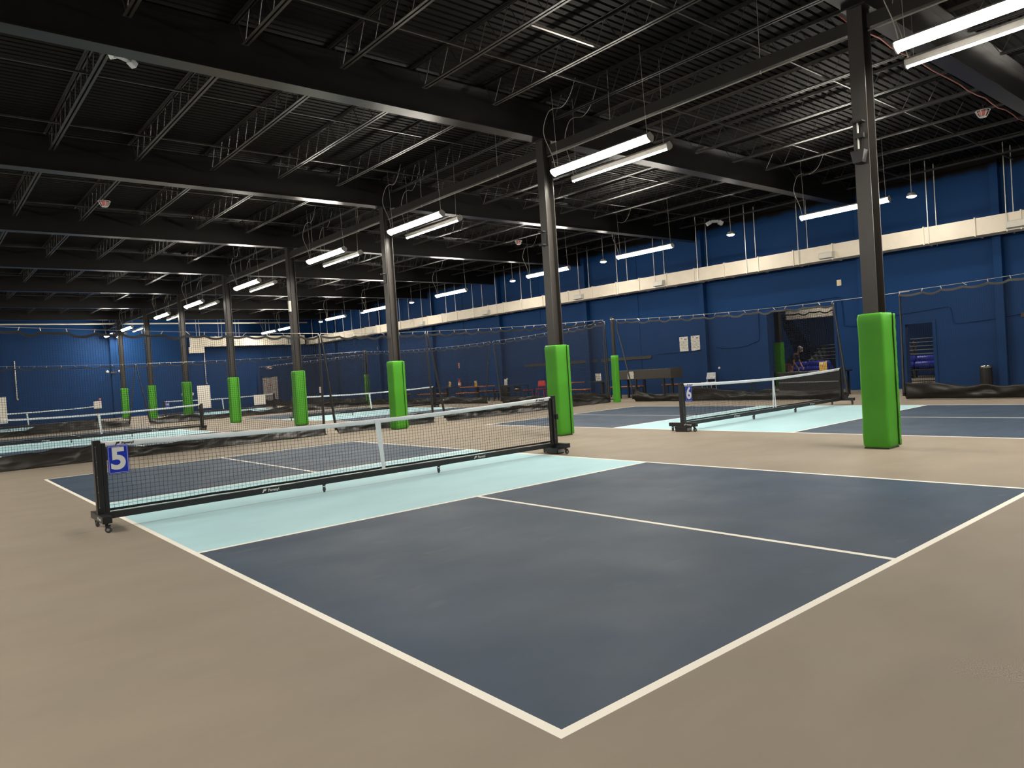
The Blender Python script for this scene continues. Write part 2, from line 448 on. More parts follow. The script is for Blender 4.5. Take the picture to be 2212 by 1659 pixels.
# tie beams between the columns and the pipe under them
for i in range(-1, 8):
    ya = COLY[i]+.13 if i >= 0 else YB
    yb = COLY[i+1]-.13 if i < 7 else YF
    if not seg_in_view((COLX, ya, 5.8), (COLX, yb, 5.8)): continue
    t = thing('tie_beam', 'black tie beam with thin pipe beneath, %s span from the near end' % ORD[i+1], 'beam', (COLX, 0, 0), 0, 'tie beams between the columns')
    b = MB(); b.prism([(-.05, 0), (.05, 0), (.05, .008), (-.042, .008), (-.042, .17), (.05, .17), (.05, .178), (-.05, .178)], (0, ya, 5.735), (0, yb, 5.735), (1, 0, 0), (0, 0, 1)); b.build('channel', M['steel'], t)
    b = MB(); b.cyl((-.02, ya, 5.70), (-.02, yb, 5.70), .013, 8); b.build('pipe', M['wire'], t, smooth=True)
    for q in (.22, .72):
        yy = ya+(yb-ya)*q
        b = MB(); b.cyl((-.02, yy, 5.69), (-.02, yy, 6.84), .006, 6); b.build('hanger_rod', M['wire'], t)
        b = MB(); b.tube([(-.02+.022*math.cos(a), yy, 5.705+.022*math.sin(a)) for a in [2*PI*k/10 for k in range(11)]], .006, 5); b.build('clamp', M['galv'], t)

# open web joists, one per line per bay
def make_joist(L):
    t = thing('roof_joist', '', 'joist', (0, 0, 0), 0, 'open web joists under the roof deck')
    zb, zt = 6.385, DECK-.004
    def angle(b, x, sx, z, sz, y0, y1):
        b.box(x, y0, z, x+sx*.042, y1, z+sz*.005); b.box(x, y0, z, x+sx*.005, y1, z+sz*.042)
    b = MB(); b.M = None
    for sx in (-1, 1): angle(b, sx*.012, sx, zt, -1, 0, L)
    b.box(-.012, 0, zt-.004, .012, .08, zt); b.box(-.012, L-.08, zt-.004, .012, L, zt)
    b.build('top_chord', M['steel'], t)
    b = MB()
    for sx in (-1, 1): angle(b, sx*.012, sx, zb, 1, .35, L-.35)
    b.box(-.012, .35, zb+.001, .012, .38, zb+.005); b.box(-.012, L-.38, zb+.001, .012, L-.35, zb+.005)
    b.build('bottom_chord', M['steel'], t)
    b = MB(); n = 11; pts = [(0, .12, zt-.02)]
    for k in range(n+1):
        y = .36+(L-.72)*k/n
        pts.append((0, y, zb+.02))
        if k < n: pts.append((0, y+(L-.72)/n/2, zt-.02))
    pts.append((0, L-.12, zt-.02))
    b.tube(pts, .009, 5)
    b.build('web_rod', M['steel'], t)
    return t
JL = 6.4-.02
j0 = None
def joist_at(X, Y, lab):
    global j0
    if j0 is None: j = j0 = make_joist(JL)
    else: j = copy_tree(j0)
    j.location = (X, Y, 0); j['label'] = lab
for bay in range(-1, 8):
    Y = (COLY[bay]+.01) if bay >= 0 else COLY[0]-6.4+.01
    if bay == 7: continue
    for k in range(-13, 10):
        X = COLX+(1.555*k if k <= 0 else 1.587*k)
        if X > XW-.3: continue
        if not seg_in_view((X, Y, 6.6), (X, Y+JL, 6.6)): continue
        if k == 0: w = 'straight above the columns'
        elif k < 0: w = '%s from the columns toward net 5' % ORD[-k-1]
        else: w = '%s from the columns toward the duct' % ORD[k-1]
        joist_at(X, Y, 'open web joist, roof bay %s, %s' % (ORD[bay+1], w))
# bridging angles across the joists
for bay in range(0, 7):
    for q, nm in ((.30, 'nearer'), (.70, 'deeper')):
        Y = COLY[bay]+6.4*q
        b = MB(); b.box(XL, Y, 6.43, XW-.3, Y+.03, 6.433); b.box(XL, Y, 6.433, XW-.3, Y+.003, 6.46)
        tag(b.build('joist_bridging', M['steel']), 'thin black angle across joists, %s of two in roof bay %s' % (nm, ORD[bay+1]), 'brace', 'bridging angles across the joists')
b = MB(); b.box(5.55, 5.75, 6.43, 7.05, 5.79, 6.44); b.box(5.55, 5.75, 6.43, 7.05, 5.753, 6.47)
tag(b.build('slotted_strut', M['wire']), 'pale slotted strut bridging two joists over net 5', 'brace')
# red alarm cable
b = MB(); b.tube([(9.2+q*.45, 2.95+.02*math.sin(q*1.7), 6.36-.03*abs(math.sin(q*1.1))) for q in range(30)], .012, 6)
tag(b.build('alarm_cable', M['pinkred'], smooth=True), 'thin dull red alarm cable running beside the girder over net 6', 'cable')

# ------------------------------------------------------------------ hanging lamps
def make_lamp(tilt, L=2.42):
    """origin at the lamp's middle; runs along Y; tilt about Y axis, positive faces -X"""
    t = thing('pendant_light', '', 'lamp')
    R = Matrix.Rotation(tilt, 4, 'Y')
    b = MB(); b.M = R
    b.prism([(-.085, .0), (.085, .0), (.055, .075), (-.055, .075)], (0, -L/2, 0), (0, L/2, 0), (1, 0, 0), (0, 0, 1)); b.build('housing', M['housing'], t)
    b = MB(); b.M = R
    prof = [(.078*math.cos(PI+a), .052*math.sin(PI+a)) for a in [PI*k/8 for k in range(9)]]
    b.prism(prof, (0, -L/2+.012, -.001), (0, L/2-.012, -.001), (1, 0, 0), (0, 0, 1)); b.build('lens', M['lens'], t)
    for s in (-1, 1):
        b = MB(); b.M = R
        y0, y1 = sorted((s*(L/2-.012), s*(L/2+.006)))
        b.prism([(-.09, -.03), (-.05, -.058), (.05, -.058), (.09, -.03), (.088, .004), (.058, .08), (-.058, .08), (-.088, .004)], (0, y0, 0), (0, y1, 0), (1, 0, 0), (0, 0, 1)); b.build('end_cap', M['housing'], t)
    top = R @ Vector((0, 0, .075))
    for s in (-1, 1):
        b = MB(); b.tube([(top.x, s*(L/2-.1), top.z), (0.0, s*(L/2-.1)+.02, 1.62)], .0045, 5)
        b.build('hanger_wire', M['wire'], t)
    b = MB(); pts = []
    ctrl = [(top.x, L/2-.03, top.z), (top.x-.02, L/2+.02, .35), (-.08, L/2+.12, .8), (-.02, L/2+.05, 1.15), (.05, L/2-.05, 1.25), (.0, L/2-.35, 1.18), (-.03, L/2-.6, 1.3), (0, L/2-.75, 1.6)]
    for i in range(len(ctrl)-1):
        p = [Vector(ctrl[max(0, i-1)]), Vector(ctrl[i]), Vector(ctrl[i+1]), Vector(ctrl[min(len(ctrl)-1, i+2)])]
        for s in range(6):
            u = s/6
            pts.append(.5*((2*p[1])+(-p[0]+p[2])*u+(2*p[0]-5*p[1]+4*p[2]-p[3])*u*u+(-p[0]+3*p[1]-3*p[2]+p[3])*u**3))
    pts.append(Vector(ctrl[-1])); b.tube(pts, .007, 5); b.build('power_cord', M['cord'], t, smooth=True)
    return t
LY = [(-.60, 1.83), (5.84, 8.24), (12.12, 14.5), (17.05, 19.56), (23.6, 26.2), (30.1, 32.6), (35.2, 37.8), (42.6, 45.2), (47.3, 49.8)]
RY = [(-.43, 1.98), (6.02, 8.45), (12.46, 14.86), (17.54, 19.99), (24.1, 26.6), (30.6, 33.0), (36.1, 38.4), (43.4, 45.9), (47.8, 50.2)]
WY = [(-.6, 1.8), (5.88, 8.35), (12.81, 15.25), (17.69, 20.15), (24.3, 26.8), (31.4, 33.8), (36.1, 38.6), (43.4, 45.8), (46.4, 48.8)]
l0 = make_lamp(math.radians(33)); l1 = make_lamp(math.radians(-33))
def place(proto, first, x, ya, yb, z, lab, grp):
    o = proto if first else copy_tree(proto)
    o.location = (x, (ya+yb)/2, z); tag(o, lab, 'lamp', grp); return o
WH = ['cut off by the picture corner', 'beside the column behind net 5\'s far post', 'third pair along the columns', 'fourth pair along the columns', 'fifth pair along the columns', 'sixth pair along the columns', 'seventh pair along the columns', 'eighth pair along the columns', 'last pair before the end wall']
for i, (a, c) in enumerate(LY): place(l0, i == 0, 8.22, a, c, 5.235, 'lit tube lamp facing net 5, ' + WH[i], 'tube lamps tilted toward net 5')
for i, (a, c) in enumerate(RY): place(l1, i == 0, 9.0, a, c, 5.255, 'lit tube lamp showing its grey back, ' + WH[i], 'tube lamps tilted toward net 6')
WD = ['out of the picture at the near end', 'crossing behind the column in front of net 6', 'second bright one along above the long wall', 'crossing behind the column at net 5', 'fourth one along', 'fifth one along, by the column seen through net 5', 'sixth one along', 'seventh one along, by the fourth column', 'last one before the end wall']
for i, (a, c) in enumerate(WY): place(l0, False, 18.0, a, c, 5.2, 'lit tube lamp above the aisle, ' + WD[i], 'tube lamps over the wall aisle')
for i, (a, c) in enumerate(LY[:8]): (place(l0, False, -5.4, a, c, 5.2, 'lit tube lamp beyond net 5\'s near post, turned away, outside the picture', 'tube lamps of the unseen row'), place(l1, False, -4.6, a, c, 5.2, 'lit tube lamp beyond net 5\'s near post, outside the picture', 'tube lamps of the unseen row'))
for k, x in enumerate((8.22, 9.0, 18.0, -4.6)): place(l0 if x in (8.22, 18.0) else l1, False, x, -6.8, -4.4, 5.2, 'lit tube lamp behind the photographer', 'tube lamps behind the photographer')
for k, y in enumerate((6.0, 12.5)): place(l0, False, 28.5, y-1.2, y+1.2, 5.2, 'lit tube lamp in the room behind the doorways', 'tube lamps in the back room')

# small round lamps near the wall
def make_flood():
    t = thing('spot_lamp', '', 'lamp', group='small lamps above the duct')
    b = MB(); b.lathe([(.02, .10), (.09, .09), (.13, .02), (.135, -.01)], n=18); b.build('shade', M['housing'], t, smooth=True)
    b = MB(); b.lathe([(.02, -.05), (.08, -.045), (.125, -.012), (.125, -.005)], n=18); b.build('lens', M['lens2'], t, smooth=True)
    b = MB(); b.cyl((0, 0, .1), (0, 0, 1.05), .008, 6); b.build('stem', M['wire'], t)
    return t
f0 = make_flood()
for i, y in enumerate((.6, 6.3, 12.2, 18.2, 24.0, 32.9, 38.6, 44.6)):
    f = f0 if i == 0 else copy_tree(f0); f.location = (20.5, y, 5.64)
    f['label'] = 'small round lit lamp above the cream duct, %s from the near end' % ORD[i]

# ------------------------------------------------------------------ ducts
def register(parent, w=.45, h=.22):
    """a wall register, face toward local -X, tilted down"""
    b = MB(); b.prism([(0, 0), (-.16, -.02), (-.20, -.16), (0, -h)], (0, -w/2, 0), (0, w/2, 0), (1, 0, 0), (0, 0, 1)); return b
def build_duct():
    t = thing('air_duct', 'long cream rectangular air duct hung along the blue wall with the doorways', 'duct', (22.2, 0, 0))
    z0, z1, x0, x1 = 4.40, 4.89, -.3, .3
    ys = [YB+.2, -4.1, -2.75, -1.4, -.05, 1.3, 2.65, 4.06, 5.18, 6.54, 8.0, 9.34, 10.71, 12.04, 13.46, 14.8, 16.12, 17.54, 18.83, 20.22, 21.76, 23.5, 25.1, 26.49, 27.74, 29.06, 30.5, 32, 33.5, 35, 36.5, 38, 39.5, 41, 42.5, 44, 45.5, 47, 48.5, 50.3]
    for a, c in zip(ys, ys[1:]):
        b = MB(); b.box(x0, a+.012, z0, x1, c-.012, z1); b.build('duct_section', M['duct'], t)
    for y in ys[1:-1]:
        b = MB(); b.box(x0-.028, y-.016, z0-.028, x1+.028, y+.016, z1+.028); b.build('flange', M['duct2'], t)
    for y in (4.15, 9.5, 16.45, 21.0, 27.8, 34.0, 40.0, 45.5):
        b = MB(); b.prism([(x0, 4.66), (x0-.17, 4.63), (x0-.20, 4.45), (x0, 4.43)], (0, y-.23, 0), (0, y+.23, 0), (1, 0, 0), (0, 0, 1))
        r = b.build('air_register', M['louver'], t, bevel=.004)
        b = MB()
        for k in range(5): b.box(x0-.188+.004*k, y-.2, 4.47+k*.03, x0-.196+.004*k, y+.2, 4.485+k*.03)
        b.box(x0-.186, y-.2, 4.46, x0-.180, y-.19, 4.61)
        b.build('louver', M['duct'], r)
    for y in (-2.0, .6, 2.4, 4.4, 6.4, 8.4, 10.5, 12.5, 14.6, 16.7, 18.7, 21, 23, 25, 27, 29, 31.5, 34, 36.5, 39, 41.5, 44, 46.5, 49):
        for sx in (-.33, .33):
            b = MB(); b.cyl((sx, y, z0-.03), (sx, y, DECK), .014, 6); b.build('hanger_rod', M['galv'], t)
    t2 = thing('air_duct', 'cream rectangular air duct hung across the end wall with two registers', 'duct', (0, YF-.75, 0))
    z0, z1 = 4.42, 5.08
    xs = [13.4, 15.0, 16.9, 18.3, 20.2, 21.5]
    for a, c in zip(xs, xs[1:]):
        b = MB(); b.box(a+.012, -.3, z0, c-.012, .3, z1); b.build('duct_section', M['duct'], t2)
    for x in xs[1:-1]:
        b = MB(); b.box(x-.02, -.33, z0-.03, x+.02, .33, z1+.03); b.build('flange', M['duct2'], t2)
    b = MB(); b.box(13.3, -.25, 4.0, 14.2, .25, 4.42); b.build('elbow', M['duct'], t2)
    for x in (16.0, 20.4):
        b = MB(); b.box(x-.3, -.33, 4.5, x+.3, -.3, 4.82); r = b.build('air_register', M['louver'], t2)
        b = MB()
        for k in range(4): b.box(x-.26, -.337, 4.53+k*.07, x+.26, -.331, 4.55+k*.07)
        b.box(x-.262, -.337, 4.53, x-.25, -.331, 4.77)
        b.build('louver', M['darkstrip'], r)
    for x in (13.9, 15.4, 16.6, 18.8, 21):
        for sy in (-.33, .33):
            b = MB(); b.cyl((x, sy, z0-.02), (x, sy, DECK), .014, 6); b.build('hanger_rod', M['galv'], t2)
build_duct()
b = MB(); b.cyl((XL+.1, YF-1.6, 5.98), (21.5, YF-1.6, 5.98), .05, 8)
tag(b.build('sprinkler_pipe', M['duct2'], smooth=True), 'pale horizontal pipe under the roof in front of the end wall', 'pipe')

# ------------------------------------------------------------------ text helper
def text_mesh(s, size, bold=0, shear=0, ext=.0006):
    cu = bpy.data.curves.new('t', 'FONT'); cu.body = s; cu.size = size; cu.offset = bold; cu.shear = shear; cu.extrude = ext
    cu.align_x = 'CENTER'; cu.align_y = 'CENTER'
    o = bpy.data.objects.new('t', cu); COL.objects.link(o)
    bpy.context.view_layer.update()
    me = bpy.data.meshes.new_from_object(o.evaluated_get(bpy.context.evaluated_depsgraph_get()))
    bpy.data.objects.remove(o); bpy.data.curves.remove(cu)
    return me
_tcache = {}
def text_obj(name, s, size, m, parent, loc, rot=(PI/2, 0, 0), bold=0, shear=0):
    key = (s, size, m.name, bold, shear)
    if key not in _tcache:
        me = text_mesh(s, size, bold, shear); me.materials.clear(); me.materials.append(m); _tcache[key] = me
    o = bpy.data.objects.new(name, _tcache[key]); COL.objects.link(o); o.parent = parent
    o.location = loc; o.rotation_euler = rot
    return o
def logo(parent, x, y, z, size, m, rot=(PI/2, 0, 0), side=-1):
    """slanted mark followed by the maker's lettering, facing -Y (or -X when turned)"""
    o = text_obj('lettering', 'Perenyl', size, m, parent, (x, y, z), rot, bold=size*.02)
    b = MB(); h = size
    def para(x0, w, z0, z1, sl=.45):
        b.prism([(x0+sl*z0, z0), (x0+w+sl*z0, z0), (x0+w+sl*z1, z1), (x0+sl*z1, z1)], (0, 0, -.0006), (0, 0, .0006), (1, 0, 0), (0, 1, 0))
    para(-.55*h, .30*h, -.45*h, .45*h); para(-.20*h, .34*h, -.08*h, .45*h); para(.12*h, .16*h, .02*h, .40*h)
    k = b.build('logo_mark', m, parent)
    c = Matrix.Translation((x, y, z)) @ Matrix.Rotation(rot[2], 4, 'Z') @ Matrix.Rotation(rot[0], 4, 'X') @ Matrix.Translation((-2.35*h, 0, 0))
    k.location = c.to_translation(); k.rotation_euler = rot

# ------------------------------------------------------------------ netting
def net_sheet(fn, nu, nv, tw_u, tw_v):
    """connected net: fn(u,v) -> point; strands are narrow ribbons that share their knots"""
    b = MB(); N = {}
    def knot(i, j):
        if (i, j) in N: return N[i, j]
        u, v = i/nu, j/nv
        q = [b.vert(fn(u+du*tw_u, v+dv*tw_v)) for du, dv in ((-.5, -.5), (.5, -.5), (.5, .5), (-.5, .5))]
        b.face(*q); N[i, j] = q; return q
    for i in range(nu+1):
        for j in range(nv+1):
            k = knot(i, j)
            if i < nu: r = knot(i+1, j); b.face(k[1], r[0], r[3], k[2])
            if j < nv: t = knot(i, j+1); b.face(k[3], k[2], t[1], t[0])
    return b

def caster(parent, x, y, zt, rz=0, r=.035):
    """swivel caster: fork part with wheel sub-part, hanging from zt"""
    R = Matrix.Translation((x, y, 0)) @ Matrix.Rotation(rz, 4, 'Z')
    b = MB(); b.M = R
    b.cbox(0, 0, zt-.004, .05, .05, .008)
    b.cyl((0, 0, zt-.022), (0, 0, zt-.006), .016, 10)
    b.prism([(-.022, 0), (.022, 0), (.012, -.055), (-.012, -.055)], (.012, -.018, zt-.02), (.012, -.015, zt-.02), (1, 0, 0), (0, 0, 1))
    b.prism([(-.022, 0), (.022, 0), (.012, -.055), (-.012, -.055)], (.012, .015, zt-.02), (.012, .018, zt-.02), (1, 0, 0), (0, 0, 1))
    b.cbox(0.012, 0, zt-.022, .044, .036, .004)
    f = b.build('caster_fork', M['powder'], parent)
    b = MB(); b.M = R
    b.tube([(.016, -.012, r), (.016, -.008, r), (.016, .008, r), (.016, .012, r)], [r-.006, r, r, r-.006], 16); w = b.build('wheel', M['rubber'], f, smooth=False)
    b = MB(); b.M = R; b.cyl((.016, -.0195, r), (.016, .0195, r), .014, 10); b.build('hub', M['wheelgrey'], f)

NX0, NX1, NETY = -.30, 6.30, 6.65
def net_top(u):   # u in 0..1 along the net
    t = abs(2*u-1)
    return .862+.068*t**1.7
def make_net(num, label, far=False, weights=(False, True), strapsplit=False):
    t = thing('pickleball_net', label, 'net', group='portable court nets')
    Y = 0
    zb0, zb1 = .108, .178
    # base tube (three joined lengths)
    for k, (a, c) in enumerate(((NX0+.03, 1.85), (1.85, 4.15), (4.15, NX1-.03))):
        b = MB(); b.box(a, -.035, zb0 if k != 1 else zb0-.003, c, .035, zb1 if k != 1 else zb1+.003)
        b.build('base_tube', M['powder'], t, bevel=.004)
    for x in (NX0, NX1):
        s = -1 if x < 1 else 1
        b = MB(); b.box(x-.036, -.04, .172, x+.036, .04, .945); p = b.build('end_post', M['powder'], t, bevel=.003)
        b = MB(); b.box(x-s*.062-.022, -.02, .16, x-s*.062+.022, .02, .91); b.build('inner_pole', M['powder'], t, bevel=.003)
        b = MB()
        for z in (.24, .40, .56, .72, .88): b.cyl((x-.015, -.044, z), (x-.015, -.039, z), .005, 8)
        for z in (.24, .40, .56, .72, .88): pass
        b.box(x-.016, -.041, .24, x-.014, -.0395, .88)
        b.build('bolt_row', M['wheelgrey'], p)
        if s > 0:
            b = MB(); b.cbox(x+.02, -.05, .60, .05, .05, .09); b.build('tension_ratchet', M['powder'], t, bevel=.004)
        b = MB(); b.box(x-.045, -.31, .102, x+.045, .31, .172); b.build('foot', M['powder'], t, bevel=.004)
        for y in (-.25, .25): caster(t, x, y, .102, .5+y*3+x)
        if (weights[0] if s < 0 else weights[1]):
            b = MB(); b.prism([(-.13, .1), (.13, .1), (.11, .004), (-.11, .004)], (x+s*.14-.08, 0.02, 0), (x+s*.14+.08, 0.02, 0), (0, 1, 0), (0, 0, 1)) if False else b.prism([(-.15, .102), (.15, .102), (.125, .003), (-.125, .003)], (x-.005+s*.0-.085, 0, 0), (x+.085, 0, 0), (0, 1, 0), (0, 0, 1))
            w = b.build('ballast_box', M['binblack'], t, bevel=.006)
            b = MB(); b.box(x-.07, -.142, .02, x+.07, -.139, .085); b.build('grey_end', M['wheelgrey'], w)
        # lettering on the outer face of the foot
        logo(t, x+s*.0465, -.17 if s < 0 else .17, .137, .036, M['signwhite'], (PI/2, 0, -PI/2 if s < 0 else PI/2))
    for x in (2.22, 3.99): caster(t, x, 0, .106, 1.2)
    x0, x1 = NX0+.085, NX1-.085
    cell = .045 if not far else .07
    tw = .0024 if not far else .0045
    nu, nv = int((x1-x0)/cell), (15 if not far else 9)
    def fn(u, v):
        x = x0+(x1-x0)*u; z0 = .20-.0*u; zt = net_top(u)-.05
        z = z0+(zt-z0)*v
        wob = noise.noise(Vector((x*2.2+num, z*3, num)))
        return (x+.010*wob+.006*noise.noise(Vector((x*9, z*9, 4))), .012*wob+Y, z+.004*noise.noise(Vector((x*7, z*11, 9))))
    b = net_sheet(fn, nu, nv, tw/cell/nu*1.0, tw/(.63/nv)/nv*1.0)
    b.build('netting', M['mesh'], t, solid=tw)
    # bottom and side bands
    b = MB(); pr = None
    for k in range(61):
        u = k/60; x = x0-.01+(x1-x0+.02)*u; w = .006*noise.noise(Vector((x*3, 2, num)))
        cur = [b.vert((x, w, .188+w*.6)), b.vert((x, w, .214+w*.6))]
        if pr: b.face(pr[0], cur[0], cur[1], pr[1])
        pr = cur
    b.build('lower_band', M['mesh'], t, solid=.006)
    for xx in (x0-.012, x1+.012):
        b = MB(); b.box(xx-.014, -.004, .19, xx+.014, .004, .88); b.build('side_band', M['mesh'], t)
    # white tape
    def tape_fn(u, v):
        x = NX0+.045+(NX1-NX0-.09)*u; a = 2*PI*v
        zc = net_top(u)-.028
        wr = noise.noise(Vector((x*6, math.cos(a)*1.5, num*3)))*.003+noise.noise(Vector((x*17, a, num)))*.0015
        return (x, .011*math.cos(a)*(1+.0*u)+wr, zc+.030*math.sin(a)+wr)
    b = MB(); b.grid(tape_fn, 160 if not far else 60, 10); b.build('top_tape', M['white'], t, smooth=True)
    # centre strap
    b = MB()
    zt = net_top(.5)-.01
    if strapsplit:
        for s in (-1, 1):
            b.prism([(3.05-.025, zt), (3.05+.025, zt), (3.05+s*.05+.02, .19), (3.05+s*.05-.02, .19)], (0, -.017-.002*s, 0), (0, -.014-.002*s, 0), (1, 0, 0), (0, 0, 1))
    else:
        b.prism([(3.0, zt), (3.085, zt), (3.115, .19), (3.065, .19)], (0, -.019, 0), (0, -.014, 0), (1, 0, 0), (0, 0, 1))
    b.build('centre_strap', M['white'], t)
    # number plate
    px0, px1, pz0, pz1 = -.205, -.005, .575, .872
    b = MB(); b.box(px0, -.030, pz0, px1, -.026, pz1); pl = b.build('number_plate', M['sign'], t, bevel=.0015)
    b = MB(); e = .008; w = .003
    b.prism([(px0+e, pz0+e), (px1-e, pz0+e), (px1-e, pz0+e+w), (px0+e, pz0+e+w)], (0, -.031, 0), (0, -.0302, 0), (1, 0, 0), (0, 0, 1))
    b.prism([(px0+e, pz1-e-w), (px1-e, pz1-e-w), (px1-e, pz1-e), (px0+e, pz1-e)], (0, -.031, 0), (0, -.0302, 0), (1, 0, 0), (0, 0, 1))
    b.prism([(px0+e, pz0+e), (px0+e+w, pz0+e), (px0+e+w, pz1-e), (px0+e, pz1-e)], (0, -.031, 0), (0, -.0302, 0), (1, 0, 0), (0, 0, 1))
    b.prism([(px1-e-w, pz0+e), (px1-e, pz0+e), (px1-e, pz1-e), (px1-e-w, pz1-e)], (0, -.031, 0), (0, -.0302, 0), (1, 0, 0), (0, 0, 1))
    b.build('plate_border', M['signwhite'], pl)
    sz = .315 if num < 10 else .20
    text_obj('numeral', str(num), sz, M['signwhite'], pl, ((px0+px1)/2, -.032, (pz0+pz1)/2), bold=.010 if num < 10 else .006)
    # lettering on the tape and the base tube
    if not far:
        logo(t, .0, -.0135, net_top(.03)-.030, .040, M['print'])
        logo(t, 6.05, -.0135, net_top(.965)-.030, .040, M['print'])
    for x in (1.55, 4.75): logo(t, x, -.0356-(.003 if False else 0), .143, .046, M['signwhite'])
    return t
NLAB = {5: ('net 5: wheeled court net with blue number 5 plate, closest to the camera', (False, True), False), 6: ('net 6: wheeled court net with blue number 6 plate before the wide doorway', (True, False), True)}
n5 = make_net(5, NLAB[5][0], False, *NLAB[5][1:]); n5.location = (0, NETY, 0)
n6 = make_net(6, NLAB[6][0], False, *NLAB[6][1:]); n6.location = (10.05, NETY, 0)
NF = [(7, 0.0, 24.95, 'wheeled court net behind the first netting, its end by the tall white board'), (8, 10.0, 24.95, 'wheeled court net behind the first netting, between the fourth column and the fire extinguisher'),
      (9, 0.0, 43.25, 'far wheeled court net before the end wall, under the small white box'), (10, 10.0, 43.25, 'far wheeled court net with number 10 plate, before the grey door')]
for num, x, y, lab in NF:
    o = make_net(num, lab, True, (False, True), False); o.location = (x, y, 0)

# ------------------------------------------------------------------ divider curtains of netting
def divider(name_label, p0, d, L, us0, us1, cable, sagz, cell=.05, tw=.005, seed=0, skirt_h=.36, clip=.47, ext=(0, 0)):
    """p0 ground start, d unit direction; us0/us1(z) give the curtain's two edges along d; cable(u)->z"""
    d = Vector((d[0], d[1], 0)).normalized(); nrm = Vector((-d.y, d.x, 0)); p0 = Vector((p0[0], p0[1], 0))
    t = thing('divider_net', name_label, 'netting', group='black netting curtains between courts')
    P = lambda u, off, z: p0+d*u+nrm*off+Vector((0, 0, z))
    uA, uB = us0(3), us1(3)
    # cable
    a0, a1 = uA-ext[0], uB+ext[1]
    b = MB(); n = max(4, int((a1-a0)/.5)); b.tube([P(a0+(a1-a0)*k/n, 0, cable(a0+(a1-a0)*k/n)) for k in range(n+1)], .006, 5); b.build('cable', M['wire'], t)
    nc = max(2, int((uB-uA)/clip)); cs = [uA+(uB-uA)*k/nc for k in range(nc+1)]
    rnd = random.Random(seed)
    cs = [c+(rnd.uniform(-.07, .07) if 0 < k < nc else 0) for k, c in enumerate(cs)]
    def hem(u):
        for a, c in zip(cs, cs[1:]):
            if a <= u <= c+1e-9:
                q = (u-a)/(c-a); return cable(u)-.055-4*q*(1-q)*(.055+.03*math.sin(a*7+seed))
        return cable(u)-.06
    # clips, at most 100
    for k, c in enumerate(cs[:100]):
        b = MB(); z = cable(c)
        sl = rnd.uniform(-.03, .03) if rnd.random() < .5 else rnd.uniform(-.09, .09)
        b.tube([P(c, 0, z+.012), P(c+sl*.4, .006, z-.02), P(c+sl, 0, z-.06)], .008, 5); b.build('snap_hook', M['galv'], t)
    # hem
    b = MB(); n = int((uB-uA)/.06)
    def hem_fn(i, v):
        u = uA+(uB-uA)*i; z = hem(u)
        return P(u, .012*math.sin(u*5+seed), z-.055*v)
    b.grid(hem_fn, n, 1); b.build('top_hem', M['vinyl'], t, solid=.008)
    # netting
    zb = .18
    nu, nv = max(2, int((uB-uA)/cell)), int(2.6/cell)
    def fn(u, v):
        zt = hem(min(max(uA+(uB-uA)*u, uA), uB))-.03; z = zb+(zt-zb)*v
        e0, e1 = us0(z), us1(z)
        uu = e0+(e1-e0)*u
        off = .10*noise.noise(Vector((uu*.8, z*.35, seed)))*(1-v*.7)
        return P(uu, off, z)
    net_sheet(fn, nu, nv, tw/cell/nu, tw/cell/nv).build('netting', M['dmesh'], t, solid=tw*.6)
    # edge hems
    for us, s in ((us0, 0), (us1, 1)):
        b = MB(); pts = []
        for k in range(25):
            z = .1+(hem(us(3))-.1)*k/24; e = us(z)
            pts.append(P(e, .10*noise.noise(Vector((e*.8, z*.35, seed)))*(1-k/24*.7), z))
        b.tube(pts, [.035-.014*k/24 for k in range(25)], 6); b.build('edge_hem', M['vinyl'], t, smooth=True)
    # skirt: heavy vinyl, slumped and folded on the floor
    e0, e1 = us0(.2), us1(.2); n = max(6, int((e1-e0)/.055)); rows = 10
    def top(u): return skirt_h*(.86+.50*noise.noise(Vector((u*.55, seed*1.7, 3)))+.22*noise.noise(Vector((u*1.9, seed, 8))))
    def sk(i, v):
        u = e0+(e1-e0)*i
        h = max(.12, top(u)); z = .012+(h-.012)*v
        fold = noise.noise(Vector((u*1.1+v*.9, v*1.3, seed)))*.16+noise.noise(Vector((u*3.2-v*1.6, v*2.2, seed+5)))*.06+noise.noise(Vector((u*8-v*4, v*4, seed+9)))*.018
        slump = -.10*(1-v)**2
        w = .35+.65*(1-abs(2*v-1))
        pt = P(u, fold*w*(1-.15*v)+slump, z)
        return pt
    b = MB(); b.grid(sk, n, rows)
    b.build('skirt', M['vinyl'], t, smooth=True, solid=.006)
    return t
const = lambda c: (lambda z: c)
def lerpz(ub, ut): return lambda z: ub+(ut-ub)*min(1, max(0, (z-.15)/2.5))
def cab1(u):   # divider 1 measured along X
    return 2.70+.27*(abs(u-8.2)/8.5)**1.6 if u < 18 else 3.0
divider('black netting curtain behind net 5, its stretch before the first curtain slit', (0, 16.0), (1, 0), 0, const(-9.0), const(6.72), cab1, 0, seed=1)
divider('black netting behind net 5, short middle stretch crossing behind a green pad', (0, 16.0), (1, 0), 0, lerpz(7.05, 6.78), lerpz(10.2, 10.12), cab1, 0, seed=2, skirt_h=.27)
divider('black netting curtain from the second slit to the thin padded pole beyond net 5', (0, 16.0), (1, 0), 0, lerpz(10.62, 10.18), const(17.85), cab1, 0, seed=3, skirt_h=.30)
cabA = lambda u: 2.76+.27*(abs(u-8.0)/8)**2 if u > 8 else 2.76+.10*((8-u)/5)**2
divider('black netting curtain along the aisle behind net 6, up to the wide doorway', (18.15, 0), (0, 1), 0, lerpz(7.35, 7.6), lambda z: 15.05+.55*min(1, max(0, (z-.3)/2.3))**1.3, cabA, 0, seed=4, skirt_h=.42, ext=(2.0, .15))
